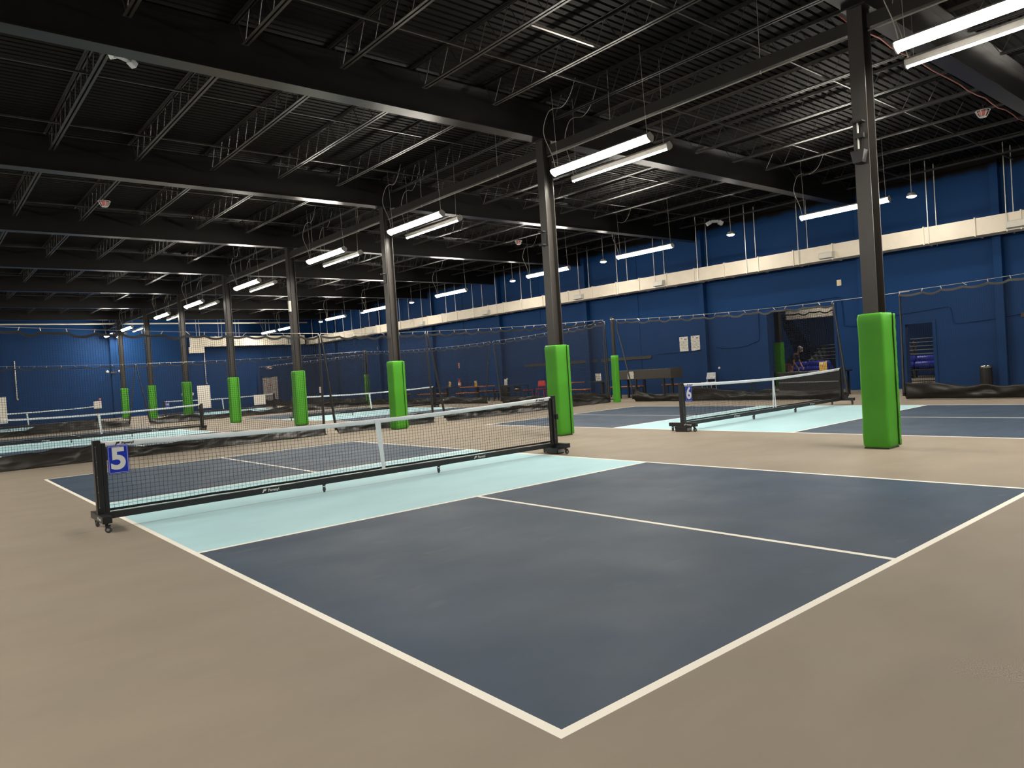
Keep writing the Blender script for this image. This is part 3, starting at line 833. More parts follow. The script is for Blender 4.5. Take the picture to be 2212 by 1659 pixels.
divider('black netting curtain along the aisle before the tall bin and narrow doorway', (17.9, 0), (0, 1), 0, const(-3.0), const(5.75), cabA, 0, seed=5, skirt_h=.40)
cabB = lambda u: 2.72+.28*(abs(u-25)/9.2)**2
divider('black netting curtain along the aisle in front of the picnic tables, near half', (18.05, 0), (0, 1), 0, const(16.1), lerpz(22.4, 22.7), cabB, 0, cell=.07, tw=.0065, seed=6, skirt_h=.40)
divider('black netting curtain along the aisle in front of the picnic tables, farther half', (18.05, 0), (0, 1), 0, lerpz(23.5, 22.95), const(34.0), cabB, 0, cell=.08, tw=.008, seed=7, skirt_h=.36)
cabC = lambda u: 2.80+.22*(abs(u-8)/10)**2
divider('second row of black netting, stretch with the tall white board', (0, 33.9), (1, 0), 0, const(-11), lerpz(5.85, 6.25), cabC, 0, cell=.09, tw=.008, seed=8, skirt_h=.34)
divider('second row of black netting, stretch behind the middle green pads', (0, 33.9), (1, 0), 0, lerpz(6.7, 6.3), const(10.3), cabC, 0, cell=.09, tw=.008, seed=9, skirt_h=.30)
divider('second row of black netting, stretch ending at the second thin padded pole', (0, 33.9), (1, 0), 0, const(10.5), const(17.85), cabC, 0, cell=.09, tw=.008, seed=10, skirt_h=.34)
divider('black netting curtain along the aisle at the far end of the hall', (18.05, 0), (0, 1), 0, const(34.5), const(50.0), lambda u: 2.85, 0, cell=.10, tw=.010, seed=11, skirt_h=.45)

# thin padded net poles
for k, (x, y, lab) in enumerate(((18.05, 15.72, 'between two low curtain ends beyond net 5'), (18.05, 34.2, 'far off beside the third green pad'))):
    t = thing('net_pole', 'thin black pole for netting cables, ' + lab, 'pole', (x, y, 0), group='net poles')
    b = MB(); b.box(-.05, -.05, 0, .05, .05, 3.1); b.build('shaft', M['steel'], t, bevel=.004)
    b = MB(); b.box(-.06, -.06, 3.1, .06, .06, 3.11); b.build('cap', M['steel'], t)
    b = MB(); b.tube([(.07*math.cos(a), .07*math.sin(a), 3.03) for a in [2*PI*i/10 for i in range(11)]], .008, 5); b.build('cable_collar', M['galv'], t)
    b = MB()
    def pf(u, v):
        s = .105
        a = 2*PI*u; q = max(abs(math.cos(a)), abs(math.sin(a))); r = s/q*(.93 if q < .75 else 1)
        nn = .006*noise.noise(Vector((math.cos(a)*2, math.sin(a)*2, v*4+k*9)))
        return ((r+nn)*math.cos(a), (r+nn)*math.sin(a), .01+1.70*v)
    b.grid(pf, 32, 14, closed_u=True)
    tp = [b.vert((.105*.7*math.cos(2*PI*i/32), .105*.7*math.sin(2*PI*i/32), 1.712)) for i in range(32)]
    for i in range(32): b.face(15*i+14, 15*((i+1) % 32)+14, tp[(i+1) % 32], tp[i])
    o = b.build('pole_pad', M['green'], None, smooth=True); o.location = (x, y, 0)
    tag(o, 'slim green pad on the thin pole ' + lab, 'pad', 'slim green pole pads')

# ------------------------------------------------------------------ boards and signs on the nets
def board(name, label, cat, x, y, z0, z1, w, m=None, lines=0, thick=.012, axis='x'):
    t = thing(name, label, cat, (x, y, 0), 0 if axis == 'x' else -PI/2)
    b = MB(); b.box(-w/2, -thick/2, z0, w/2, thick/2, z1); b.build('panel', m or M['paper'], t, bevel=.002)
    if lines:
        b = MB(); h = (z1-z0)
        for k in range(lines):
            z = z1-h*(.2+.72*k/lines); ww = w*(.36-.08*((k*7) % 3))
            b.box(-ww, -thick/2-.0012, z, ww, -thick/2-.0004, z+h*.025)
        b.box(-.002, -thick/2-.0012, z1-h*.92, .002, -thick/2-.0004, z1-h*.15)
        b.build('print', M['greyprint'], t)
    return t
board('hanging_board', 'tall white board hung on the second netting, beside the sixth green pad', 'board', 9.1, 33.75, .56, 1.64, .58)
board('hanging_board', 'tall white board hung on the second netting, at the edge of the picture', 'board', 1.08, 33.75, .58, 1.66, .56)
board('hanging_board', 'squat white board hung on the second netting, in front of the grey door', 'board', 11.76, 33.75, .52, 1.01, .58)
board('hanging_sign', 'small white panel hung on the netting before the end wall pilaster', 'board', 4.62, 33.75, .92, 1.24, .30)
board('red_tag', 'tiny red tag above the small white panel on the netting', 'tag', 4.72, 33.75, 1.26, 1.36, .08, M['pinkred'])
board('hanging_notice', 'small white notice on the dark netting between the fourth column and the slim pole', 'notice', 15.07, 33.75, .88, 1.2, .2, M['paper'], 5)

# ------------------------------------------------------------------ wall things
def wall_sheet(name, label, cat, y, z0, z1, w, m, x=XW-.012, head=True):
    t = thing(name, label, cat, (x, y, 0), -PI/2)
    b = MB(); b.box(-w/2, -.002, z0, w/2, .002, z1); b.build('sheet', m, t)
    h = z1-z0
    b = MB()
    for k in range(9):
        z = z1-h*(.30+.068*k); ww = w*(.30+.06*((k*5) % 3))/1.0
        b.box(-ww, -.0035, z, ww, -.0025, z+h*.018)
    b.box(-.001, -.0035, z1-h*.86, .001, -.0025, z1-h*.28)
    b.build('print', M['greyprint'], t)
    if head:
        b = MB(); b.box(w*.08, -.0035, z1-h*.19, w*.36, -.0025, z1-h*.14); b.build('heading_bar', M['print'], t)
        b = MB(); b.prism([(-.30*w, z1-h*.06), (-.18*w, z1-h*.06), (-.22*w, z1-h*.12), (-.23*w, z1-h*.18), (-.25*w, z1-h*.18), (-.26*w, z1-h*.12)], (0, -.0035, 0), (0, -.0025, 0), (1, 0, 0), (0, 0, 1)); b.build('emblem', M['print'], t)
    return t
wall_sheet('wall_poster', 'white rules poster on the blue wall, one of two, farther from the wide doorway', 'poster', 16.13, 1.74, 2.33, .42, M['paper'])
wall_sheet('wall_poster', 'white rules poster on the blue wall, one of two, closer to the wide doorway', 'poster', 15.56, 1.74, 2.34, .42, M['paper'])
for (ya, yb, lab) in ((17.83, 20.75, 'short stretch beside the slim green pole'), (21.0, 26.1, 'long stretch behind the pad at net 5'), (2.2, 4.4, 'near the tall bin')):
    z = 1.6 if ya > 10 else 2.05
    b = MB(); b.box(XW-.05, ya, z-.06, XW-.005, yb, z+.07)
    tag(b.build('wall_rail', M['darkstrip'], bevel=.004), 'dark brown flat rail on the blue wall, ' + lab, 'rail', 'dark rails on the blue wall')
# strobes on the wall
for (y, z, lab) in ((9.58, 3.67, 'amber square strobe on the blue wall above the wide doorway'), (41.0, 3.5, 'tiny amber strobe on the blue wall at the far end')):
    t = thing('wall_strobe', lab, 'strobe', (XW, y, z))
    b = MB(); b.box(-.05, -.075, -.10, -.002, .075, .10); b.build('housing', M['paper'], t, bevel=.006)
    b = MB(); b.box(-.066, -.05, -.05, -.05, .05, .06); b.build('lens', M['amber'], t, bevel=.008)
for (y, z, lab) in ((14.5, .98, 'beside the pilaster by the wide doorway'), (27.6, .98, 'beside the pilaster above the red chair')):
    b = MB(); b.sphere((XW-.03, y, z), .035, .05, .05); tag(b.build('wall_sensor', M['paper'], smooth=True), 'small white round fitting ' + lab, 'fitting', 'white wall fittings')
# wall conduit runs
def conduit(label, pts, r=.016):
    b = MB(); b.tube(pts, r, 6); tag(b.build('wall_conduit', M['wall'], smooth=True), label, 'pipe')
X = XW-.03
conduit('blue painted conduit sagging along the wall under the posters toward the slim pole', [(X, 17.6, 1.70), (X, 16.8, 1.72), (X, 16.2, 1.70), (X, 15.6, 1.72), (X, 15.0, 1.78)])
conduit('blue painted conduit stepping down beside the wide doorway', [(X, 14.6, 1.80), (X, 14.0, 1.72), (X, 13.3, 1.76), (X, 12.75, 1.92), (X, 12.7, 2.0), (X, 12.68, 3.05), (X, 12.5, 3.1), (X, 9.7, 3.2), (X, 9.55, 3.15), (X, 9.5, 2.2), (X, 9.2, 2.15), (X, 8.9, 2.15)])
conduit('blue painted conduit framing the narrow doorway and running on past the tall bin', [(X, 8.2, 2.35), (X, 7.4, 2.42), (X, 6.3, 2.50), (X, 6.22, 2.46), (X, 6.15, 2.0), (X, 6.0, 1.96), (X, 5.2, 2.0), (X, 4.3, 2.1), (X, 1.0, 2.3)])
# fire extinguisher
t = thing('fire_extinguisher', 'red fire extinguisher with white label hung on the blue wall', 'extinguisher', (22.62, 31.7, .62))
b = MB(); b.lathe([(.06, 0), (.085, .015), (.09, .03), (.09, .36), (.075, .41), (.035, .44), (.03, .46)], n=18); b.build('cylinder', M['red'], t, smooth=True)
b = MB(); b.lathe([(.0905, .12), (.0915, .122), (.0915, .29), (.0905, .292)], n=18); b.build('label_band', M['paper'], t)
b = MB(); b.cbox(0, 0, .48, .05, .05, .05); b.prism([(0, .50), (-.14, .53), (-.14, .50), (0, .47)], (0, -.012, 0), (0, .012, 0), (1, 0, 0), (0, 0, 1)); b.build('valve_handle', M['wheelgrey'], t)
b = MB(); b.tube([(-.02, .03, .47), (-.1, .06, .45), (-.12, .08, .35), (-.105, .08, .15)], .012, 6); b.build('hose', M['binblack'], t, smooth=True)
b = MB(); b.box(XW-.02, 31.82, 1.74, XW-.005, 31.96, 2.04); tag(b.build('extinguisher_sign', M['pinkred']), 'small dull red sign on the blue wall above the extinguisher', 'sign')
# end wall: door, exit sign, pipes
t = thing('door_1', 'grey double door with red lettering in the end wall', 'door', (18.95, YF, 0)); t['kind'] = 'structure'
b = MB(); b.box(-.5, -.05, .0, .18, -.01, 2.05); b.build('door_leaf', M['doorgrey'], t, bevel=.004)
b = MB(); b.box(.20, -.05, 0, .62, -.01, 2.1); b.build('door_leaf', M['doorgrey'], t, bevel=.004)
b = MB(); b.box(-.58, -.04, 0, -.51, -.003, 2.18); b.box(.63, -.04, 0, .70, -.003, 2.18); b.box(-.58, -.04, 2.11, .70, -.003, 2.18); b.build('door_frame', M['wall'], t)
b = MB(); b.box(-.1, -.075, 1.0, .14, -.05, 1.06); b.build('push_bar', M['wheelgrey'], t)
for k in range(3):
    b = MB(); b.box(-.07+k*.075, -.053, 1.42, -.03+k*.075, -.0505, 1.56); b.build('red_mark', M['red'], t)
t = thing('exit_sign', 'small lit red exit sign with two lamp heads above the grey door', 'sign', (19.0, YF-.02, 2.78))
b = MB(); b.box(-.18, -.05, -.1, .18, 0, .1); b.build('housing', M['paper'], t, bevel=.004)
text_obj('lettering', 'EXIT', .15, M['exitred'], t, (0, -.053, 0), bold=.004)
for s in (-1, 1):
    b = MB(); b.sphere((s*.26, -.04, .02), .06, .05, .06, 10, 6); b.build('lamp_head', M['paper'], t, smooth=True)
for x, za, zb, lab in ((14.45, 1.9, 4.1, 'white thin drop pipe on the end wall below the duct end'), (3.4, 1.6, 3.9, 'white thin drop pipe on the end wall at the picture edge')):
    b = MB(); b.cyl((x, YF-.06, za), (x, YF-.06, zb), .03, 6); b.cyl((x, YF-.06, za), (x+.06, YF-.06, za-.03), .05, 6); tag(b.build('drop_pipe', M['paper'], smooth=True), lab, 'pipe')
for x, lab, rnd_ in ((12.9, 'small white square box on the end wall beside the round one', 0), (13.45, 'small white round fitting on the end wall beside the square one', 1)):
    b = MB()
    if rnd_: b.cyl((x, YF-.05, 1.22), (x, YF-.001, 1.22), .11, 12)
    else: b.box(x-.13, YF-.06, 1.12, x+.13, YF-.001, 1.32)
    tag(b.build('wall_box', M['paper']), lab, 'fitting')
for x in (8.2, 9.05):
    pass
t = thing('emergency_light', 'twin white emergency lamp heads on the pilaster of the end wall', 'lamp', (8.66, YF-.21, 2.95))
b = MB(); b.box(-.16, -.06, -.06, .16, 0, .06); b.build('battery_box', M['blackcover'], t, bevel=.004)
for s in (-1, 1):
    b = MB(); b.sphere((s*.36, -.06, .06), .1, .07, .09, 10, 6); b.build('lamp_head', M['paper'], t, smooth=True)

# ------------------------------------------------------------------ ceiling fittings
def caged(label, x, y, z):
    t = thing('caged_strobe', label, 'strobe', (x, y, z), group='caged strobes under the roof')
    b = MB(); b.lathe([(.02, -.10), (.06, -.095), (.085, -.03), (.09, .0)], n=14); b.build('strobe_body', M['pinkred'], t, smooth=True)
    b = MB()
    for k in range(8):
        a = 2*PI*k/8; pts = [((.06+.075*u)*math.cos(a), (.06+.075*u)*math.sin(a), -.13+.13*u**1.6) for u in (0, .3, .6, 1)]
        b.tube(pts, .006, 5)
    for r, zz in ((.062, -.13), (.135, 0)): b.tube([(r*math.cos(2*PI*k/20), r*math.sin(2*PI*k/20), zz) for k in range(21)], .007, 5)
    b.lathe([(.01, -.135), (.062, -.132), (.062, -.124), (.01, -.122)], n=14)
    b.build('wire_cage', M['chairwhite'], t)
    b = MB(); b.cyl((0, 0, 0), (0, 0, 6.40-z), .012, 6); b.cbox(0, 0, .01, .12, .12, .03); b.build('stem', M['steel'], t)
caged('white caged strobe under the roof at the top left, second roof bay back', 2.28, 18.1, 6.24)
caged('white caged strobe under the roof beside the girder at the upper right corner', 16.05, 3.15, 6.26)
caged('small white caged strobe under the roof between the two middle columns', 16.2, 18.5, 6.25)
def twin(label, x, y, z, s=1, rz=0):
    t = thing('emergency_spotlight', label, 'lamp', (x, y, z), rz)
    b = MB(); b.prism([(-.13*s, 0), (.13*s, 0), (.10*s, .06*s), (-.10*s, .06*s)], (0, -.05*s, 0), (0, .05*s, 0), (1, 0, 0), (0, 0, 1)); b.build('battery_case', M['chairwhite'], t, bevel=.004)
    for k in (-1, 1):
        b = MB(); R = Matrix.Translation((k*.17*s, -.03, -.02*s)) @ Matrix.Rotation(k*.5, 4, 'Y'); b.M = R
        b.box(-.06*s, -.05*s, -.05*s, .06*s, .05*s, .05*s); b.build('lamp_head', M['chairwhite'], t, bevel=.01)
    b = MB(); b.cyl((0, 0, .05*s), (0, 0, 6.42-z), .01, 6); b.build('stem', M['steel'], t)
twin('white twin head emergency lamp under the first long girder, upper left', .82, 9.2, 6.14, .9, .5)
twin('white twin head emergency lamp by the girder end above the blue wall', 20.6, 12.9, 6.2, 1.3, -.6)
# gear on the columns
t = thing('speaker_bracket', 'dark bracket and wedge speaker fixed to the column in front of net 6', 'speaker', (COLX-.126, 2.4, 4.06))
b = MB(); b.box(-.02, -.03, .0, -.002, .03, .42); b.build('wall_plate', M['powder'], t)
b = MB(); b.prism([(-.13, 0), (-.01, 0), (-.01, .02), (-.13, .02)], (0, -.08, .40), (0, .08, .40), (1, 0, 0), (0, 0, 1)); b.build('shelf', M['powder'], t)
b = MB(); b.cyl((-.06, .01, .05), (-.06, .01, .40), .012, 8); b.build('rod', M['galv'], t)
b = MB(); b.box(-.08, -.07, .19, -.02, .05, .26); b.build('clamp_box', M['powder'], t, bevel=.004)
b = MB(); b.prism([(-.095, 0), (.095, 0), (.06, -.17), (-.06, -.17)], (-.14, 0, .02), (-.015, 0, .02), (0, 1, 0), (0, 0, 1)); b.build('wedge_speaker', M['powder'], t, bevel=.006)
t = thing('junction_box', 'long white box with dangling cable on the fourth column', 'box', (COLX-.126, 21.5, 3.88))
b = MB(); b.box(-.08, -.05, 0, -.002, .05, .36); b.build('case', M['paper'], t, bevel=.008)
b = MB(); b.tube([(-.05, 0, 0), (-.08, -.03, -.08), (-.03, -.06, -.14), (-.02, -.09, -.2)], .01, 6); b.build('cable', M['binblack'], t, smooth=True)
for (y, z, h, lab) in ((8.8, 3.9, .30, 'small dark camera bracket on the column beside net 5'), (15.2, 4.0, .26, 'small dark speaker on the third column of the row'), (40.8, 3.8, .4, 'small dark speaker on the seventh column of the row')):
    t = thing('column_bracket', lab, 'bracket', (COLX-.126, y, z))
    b = MB(); b.box(-.03, -.05, 0, -.002, .05, h); b.build('back_plate', M['powder'], t)
    for zz in (0, h-.03):
        b = MB(); b.box(-.11, -.07, zz, -.03, .07, zz+.03); b.build('arm', M['powder'], t, bevel=.003)

# ------------------------------------------------------------------ furniture in the aisle
def bench(label, x, ya, yb, top=None, h=.44, w=.28):
    t = thing('bench', label, 'bench', (x, (ya+yb)/2, 0), group='benches along the aisle'); L = (yb-ya)/2
    b = MB()
    b.box(-w/2, -L, h-.03, w/2, L, h); b.build('seat', top or M['orange'], t, bevel=.004)
    b = MB(); b.box(-w/2+.03, -L+.03, h-.07, w/2-.03, L-.03, h-.031); b.build('apron', M['powder'], t)
    for sy in (-1, 1):
        for sx in (-1, 1):
            b = MB(); b.box(sx*(w/2-.03)-.02, sy*(L-.08)-.02, 0, sx*(w/2-.03)+.02, sy*(L-.08)+.02, h-.07); b.build('leg', M['powder'], t)
    return t
def table(label, x, ya, yb, m=None, h=.72, w=.75):
    t = thing('cafe_table', label, 'table', (x, (ya+yb)/2, 0), group='tables along the aisle'); L = (yb-ya)/2
    b = MB(); b.box(-w/2, -L, h-.035, w/2, L, h); b.build('tabletop', m or M['orange'], t, bevel=.004)
    b = MB(); b.box(-.06, -.06, .02, .06, .06, h-.036); b.build('pedestal', M['powder'], t)
    b = MB(); b.box(-.3, -.3, 0, .3, .3, .02); b.build('base', M['powder'], t)
    return t
table('orange topped cafe table with upright yellow sign, by the blue wall', 20.75, 26.62, 28.62)
table('black topped cafe table with leaning yellow sign, near the fire extinguisher', 20.75, 29.5, 31.2, M['powder'])
table('orange topped cafe table half hidden behind the pad at net 5', 20.75, 20.3, 21.9)
table('black topped narrow table beside the slim green pole, with a paper notice', 19.5, 17.2, 18.3, M['powder'], .76, .5)
bench('orange bench on the court side of the table with upright yellow sign', 20.0, 26.7, 28.3)
bench('orange bench on the wall side of the table with upright yellow sign', 21.5, 26.9, 28.4)
bench('orange bench on the court side of the table with leaning yellow sign', 20.0, 29.5, 32.0)
bench('black bench on the wall side of the table with leaning yellow sign', 21.5, 30.0, 31.6, M['powder'])
bench('orange bench behind the third netting slit, farthest along the aisle', 20.6, 34.0, 35.8)
bench('orange bench in front of the table half hidden by the pad', 20.0, 19.0, 21.4)
bench('orange bench under the long charcoal box, beside the slim green pole', 21.4, 17.3, 19.0)
bench('long orange bench against the blue wall behind net 6', 21.8, 12.4, 16.5, None, .45, .34)
def yellow_sign(label, x, y, z, lean=0, w=.2, h=.28):
    t = thing('table_sign', label, 'sign', (x, y, z), -PI/2, group='yellow table signs')
    b = MB(); b.M = Matrix.Rotation(lean, 4, 'Y'); b.box(-w/2, -.01, 0, w/2, .01, h); b.build('card', M['yellow'], t, bevel=.002)
    b = MB(); b.M = Matrix.Rotation(lean, 4, 'Y')
    for k in range(7): b.box(-w*.4+k*w*.12, -.0115, h*.06, -w*.4+k*w*.12+.004, -.0105, h*.70)
    b.box(-w*.42, -.0115, h*.05, w*.40, -.0105, h*.065); b.build('print', M['darkstrip'], t)
    b = MB(); b.M = Matrix.Rotation(lean, 4, 'Y'); b.box(-w*.3, -.0115, h*.74, w*.05, -.0105, h*.93); b.build('picture', M['signwhite'], t)
    return t
yellow_sign('yellow sign standing upright on the orange topped table', 20.6, 27.53, .721)
yellow_sign('yellow sign leaning sideways on the black topped table', 20.6, 29.85, .745, .25)
yellow_sign('yellow sign standing on the black barrier in front of the wide doorway', 20.0, 8.92, .77, 0, .24, .28)
# long charcoal covered box on legs
t = thing('covered_table', 'long charcoal box on black legs behind the slim green pole', 'table', (20.4, 16.2, 0))
b = MB(); b.box(-.35, -1.35, .74, .35, 1.55, 1.11); b.build('fitted_cover', M['blackcover'], t, bevel=.02)
b = MB(); b.box(-.36, -1.42, .735, .36, -1.352, 1.115); b.build('end_flap', M['blackcover'], t, bevel=.01)
for y in (-1.0, .35, 1.2):
    for x in (-.26, .26):
        b = MB(); b.box(x-.035, y-.035, 0, x+.035, y+.035, .745); b.build('leg', M['powder'], t)
wall_sheet('paper_notice', 'white printed notice on the front of the long charcoal box', 'notice', 16.72, .78, 1.06, .30, M['paper'], x=20.045, head=False)
wall_sheet('paper_notice', 'white printed notice above the black narrow table by the slim pole', 'notice', 17.8, .775, 1.06, .30, M['paper'], x=19.35, head=False)
# black barrier table before the wide doorway
t = thing('barrier_table', 'long black barrier table in front of the wide doorway', 'table', (20.3, 9.4, 0))
b = MB(); b.box(-.3, -1.1, .72, .3, 1.1, .77); b.build('tabletop', M['powder'], t, bevel=.004)
b = MB(); b.box(-.26, -1.05, .15, -.24, 1.05, .72); b.build('front_panel', M['binblack'], t)
for y in (-1, 1):
    for x in (-.24, .24):
        b = MB(); b.box(x-.025, y-.025, 0, x+.025, y+.025, .72); b.build('leg', M['powder'], t)
b = MB(); b.box(-.275, -1.05, .42, -.262, 1.05, .45); b.build('rail', M['alu'], t)
# chairs
def chair(label, x, y, rz, m):
    t = thing('plastic_chair', label, 'chair', (x, y, 0), rz)
    b = MB()
    b.grid(lambda u, v: ((u-.5)*.42, (v-.5)*.42, .44+.02*(2*v-1)**2-.012*math.cos((u-.5)*3)), 8, 8); b.build('seat', m, t, smooth=True, solid=.02)
    b = MB(); b.grid(lambda u, v: ((u-.5)*(.40-.05*v), .21+.07*v-.03*math.cos((u-.5)*3), .56+.26*v), 8, 6); b.build('backrest', m, t, smooth=True, solid=.02)
    for s in (-1, 1):
        b = MB(); b.tube([(s*.17, .22, .44), (s*.175, .24, .58), (s*.16, .27, .80)], .014, 6); b.build('back_post', m, t)
        b = MB(); b.tube([(s*.18, -.19, .44), (s*.2, -.23, 0)], .016, 6); b.build('leg', m, t)
        b = MB(); b.tube([(s*.18, .19, .44), (s*.2, .27, 0)], .016, 6); b.build('leg', m, t)
    return t
chair('pale grey plastic chair against the blue wall beside the pilaster', 22.3, 14.7, PI*.55-PI, M['chairwhite'])
chair('red plastic chair behind the low curtain beside net 5\'s far pad', 21.6, 23.7, -PI*.32, M['red'])
b = MB()
t = thing('side_stool', 'red low stool beside the red plastic chair', 'stool', (21.3, 24.3, 0))
b = MB(); b.box(-.17, -.17, .40, .17, .17, .43); b.build('seat', M['red'], t, bevel=.01)
for sx in (-1, 1):
    for sy in (-1, 1):
        b = MB(); b.tube([(sx*.14, sy*.14, .40), (sx*.16, sy*.16, 0)], .013, 6); b.build('leg', M['red'], t)
# bins
def bin_(label, x, y, r, h, m_rim):
    t = thing('waste_bin', label, 'bin', (x, y, 0))
    b = MB(); b.lathe([(r*.92, 0), (r*.95, .02), (r, h*.86), (r*1.0, h*.87)], n=24); b.build('body', M['binblack'], t, smooth=True)
    b = MB(); b.lathe([(r*.98, h*.872), (r*1.03, h*.88), (r*1.03, h*.97), (r*.90, h), (r*.55, h*1.0), (r*.5, h*.96)], n=24); b.build('rim', m_rim, t, smooth=True)
    return t
bin_('tall black bin with shiny silver rim against the blue wall', 22.35, 5.22, .165, .68, M['chrome'])
bin_('black bin with silver rim beside the black rail stand', 21.0, 25.65, .24, .72, M['chrome'])
# black rail stand with two levels, a bag and a sign
t = thing('rail_stand', 'black tubular rail stand by the blue wall holding a shiny bag', 'stand', (20.2, 24.3, 0))
b = MB()
def bar(*pts): b.tube(pts, .018, 6)
b.box(-.3, -1.0, .69, .3, 1.0, .72); b.build('upper_shelf', M['powder'], t)
b = MB(); b.box(-.35, -1.35, .38, .35, 1.35, .41); b.build('lower_shelf', M['powder'], t)
for y in (-.95, 0, .95):
    for x in (-.27, .27):
        b = MB(); b.box(x-.02, y-.02, 0, x+.02, y+.02, .69); b.build('post', M['powder'], t)
for y in (-1.32, 1.32):
    for x in (-.31, .31):
        b = MB(); b.box(x-.02, y-.02, 0, x+.02, y+.02, .38); b.build('leg', M['powder'], t)
t = thing('ball_bag', 'shiny clear bag of pale balls on the black rail stand', 'bag', (20.2, 23.8, .412))
b = MB(); b.grid(lambda u, v: ((.16+.03*noise.noise(Vector((u*6, v*4, 1))))*math.cos(2*PI*u)*math.sin(PI*(.08+.84*v)), (.24+.05*noise.noise(Vector((u*6, v*4, 2))))*math.sin(2*PI*u)*math.sin(PI*(.08+.84*v)), .12-.12*math.cos(PI*(.0+1.0*v))), 24, 10, closed_u=True)
b.build('sack', M['chrome'], t, smooth=True)
wall_sheet('stand_sign', 'white printed sign standing on the black rail stand', 'sign', 24.5, .725, 1.02, .22, M['paper'], x=20.1, head=False)

# ------------------------------------------------------------------ room behind the doorways
t = thing('steel_column', 'black steel column with slim green pad just inside the wide doorway', 'column', (25.2, 13.3, 0))
b = MB(); b.box(-.10, -.10, 0, .10, .10, DECK); b.build('shaft', M['steel'], t)
b = MB(); b.box(-.15, -.15, .01, .15, .15, 1.84)
o = b.build('column_pad', M['green'], None, bevel=.03, seg=3); o.location = (25.2, 13.3, 0)
tag(o, 'green pad around the column just inside the wide doorway', 'pad')
def matroll(label, x, y, z, L, r):
    b = MB(); n = 14
    b.tube([(x, y-L/2, z), (x, y-L/2+.02, z), (x, y+L/2-.02, z), (x, y+L/2, z)], [r*.9, r, r, r*.9], n)
    tag(b.build('mat_roll', M['bluemat'], smooth=True), label, 'mat', 'blue mat rolls in the back room')
for (y0, nm) in ((13.55, 'through the wide doorway'), (9.2, 'through the narrow doorway')):
    t = thing('mat_rack', 'black rack carrying blue mat rolls, seen ' + nm, 'rack', (28.0, y0, 0))
    b = MB(); b.box(-.5, -1.0, .42, .4, 1.0, .47); b.build('shelf', M['powder'], t)
    for sx in (-.46, .36):
        for sy in (-.96, .96):
            b = MB(); b.box(sx-.025, sy-.025, 0, sx+.025, sy+.025, .42); b.build('leg', M['powder'], t)
    for k, (dx, z, w) in enumerate(((-.25, .615, 'lower roll at the front'), (.15, .615, 'lower roll at the back'), (-.05, .86, 'middle roll of the pyramid'))):
        for h in (-.5, .5): matroll('blue vinyl mat roll, %s, %s half, %s' % (w, 'first' if h < 0 else 'second', nm), 28+dx, y0+h*.98, z-(.0 if z < .7 else .03), .9, .145)
for (y0, nm) in ((13.3, 'wide'), (9.3, 'narrow')):
    t = thing('bleacher', 'grey aluminium bleacher rows deep inside the %s doorway' % nm, 'bleacher', (30.2, y0, 0))
    for k in range(5):
        b = MB(); b.box(k*.32-.12, -1.4, 1.0+k*.16, k*.32+.12, 1.4, 1.03+k*.16); b.build('plank', M['alu'], t)
    for y in (-1.3, 0, 1.3):
        b = MB(); b.prism([(-.15, 0), (1.45, 0), (1.45, 1.64), (-.15, 1.0)], (0, y-.02, 0), (0, y+.02, 0), (1, 0, 0), (0, 0, 1)); b.build('support', M['alu'], t)
t = thing('air_duct', 'short cream duct high on the wall of the back room', 'duct', (30.5, 14.6, 0))
b = MB(); b.box(-.3, -1.1, 2.95, .3, 1.1, 3.35); b.build('duct_section', M['duct'], t)
for y in (-.8, .8):
    b = MB(); b.cyl((0, y, 3.35), (0, y, DECK), .012, 6); b.build('hanger_rod', M['galv'], t)
divider('black netting hanging inside the back room behind the wide doorway', (26.2, 0), (0, 1), 0, const(10.6), const(13.9), lambda u: 3.05, 0, cell=.09, tw=.008, seed=21, skirt_h=.3)

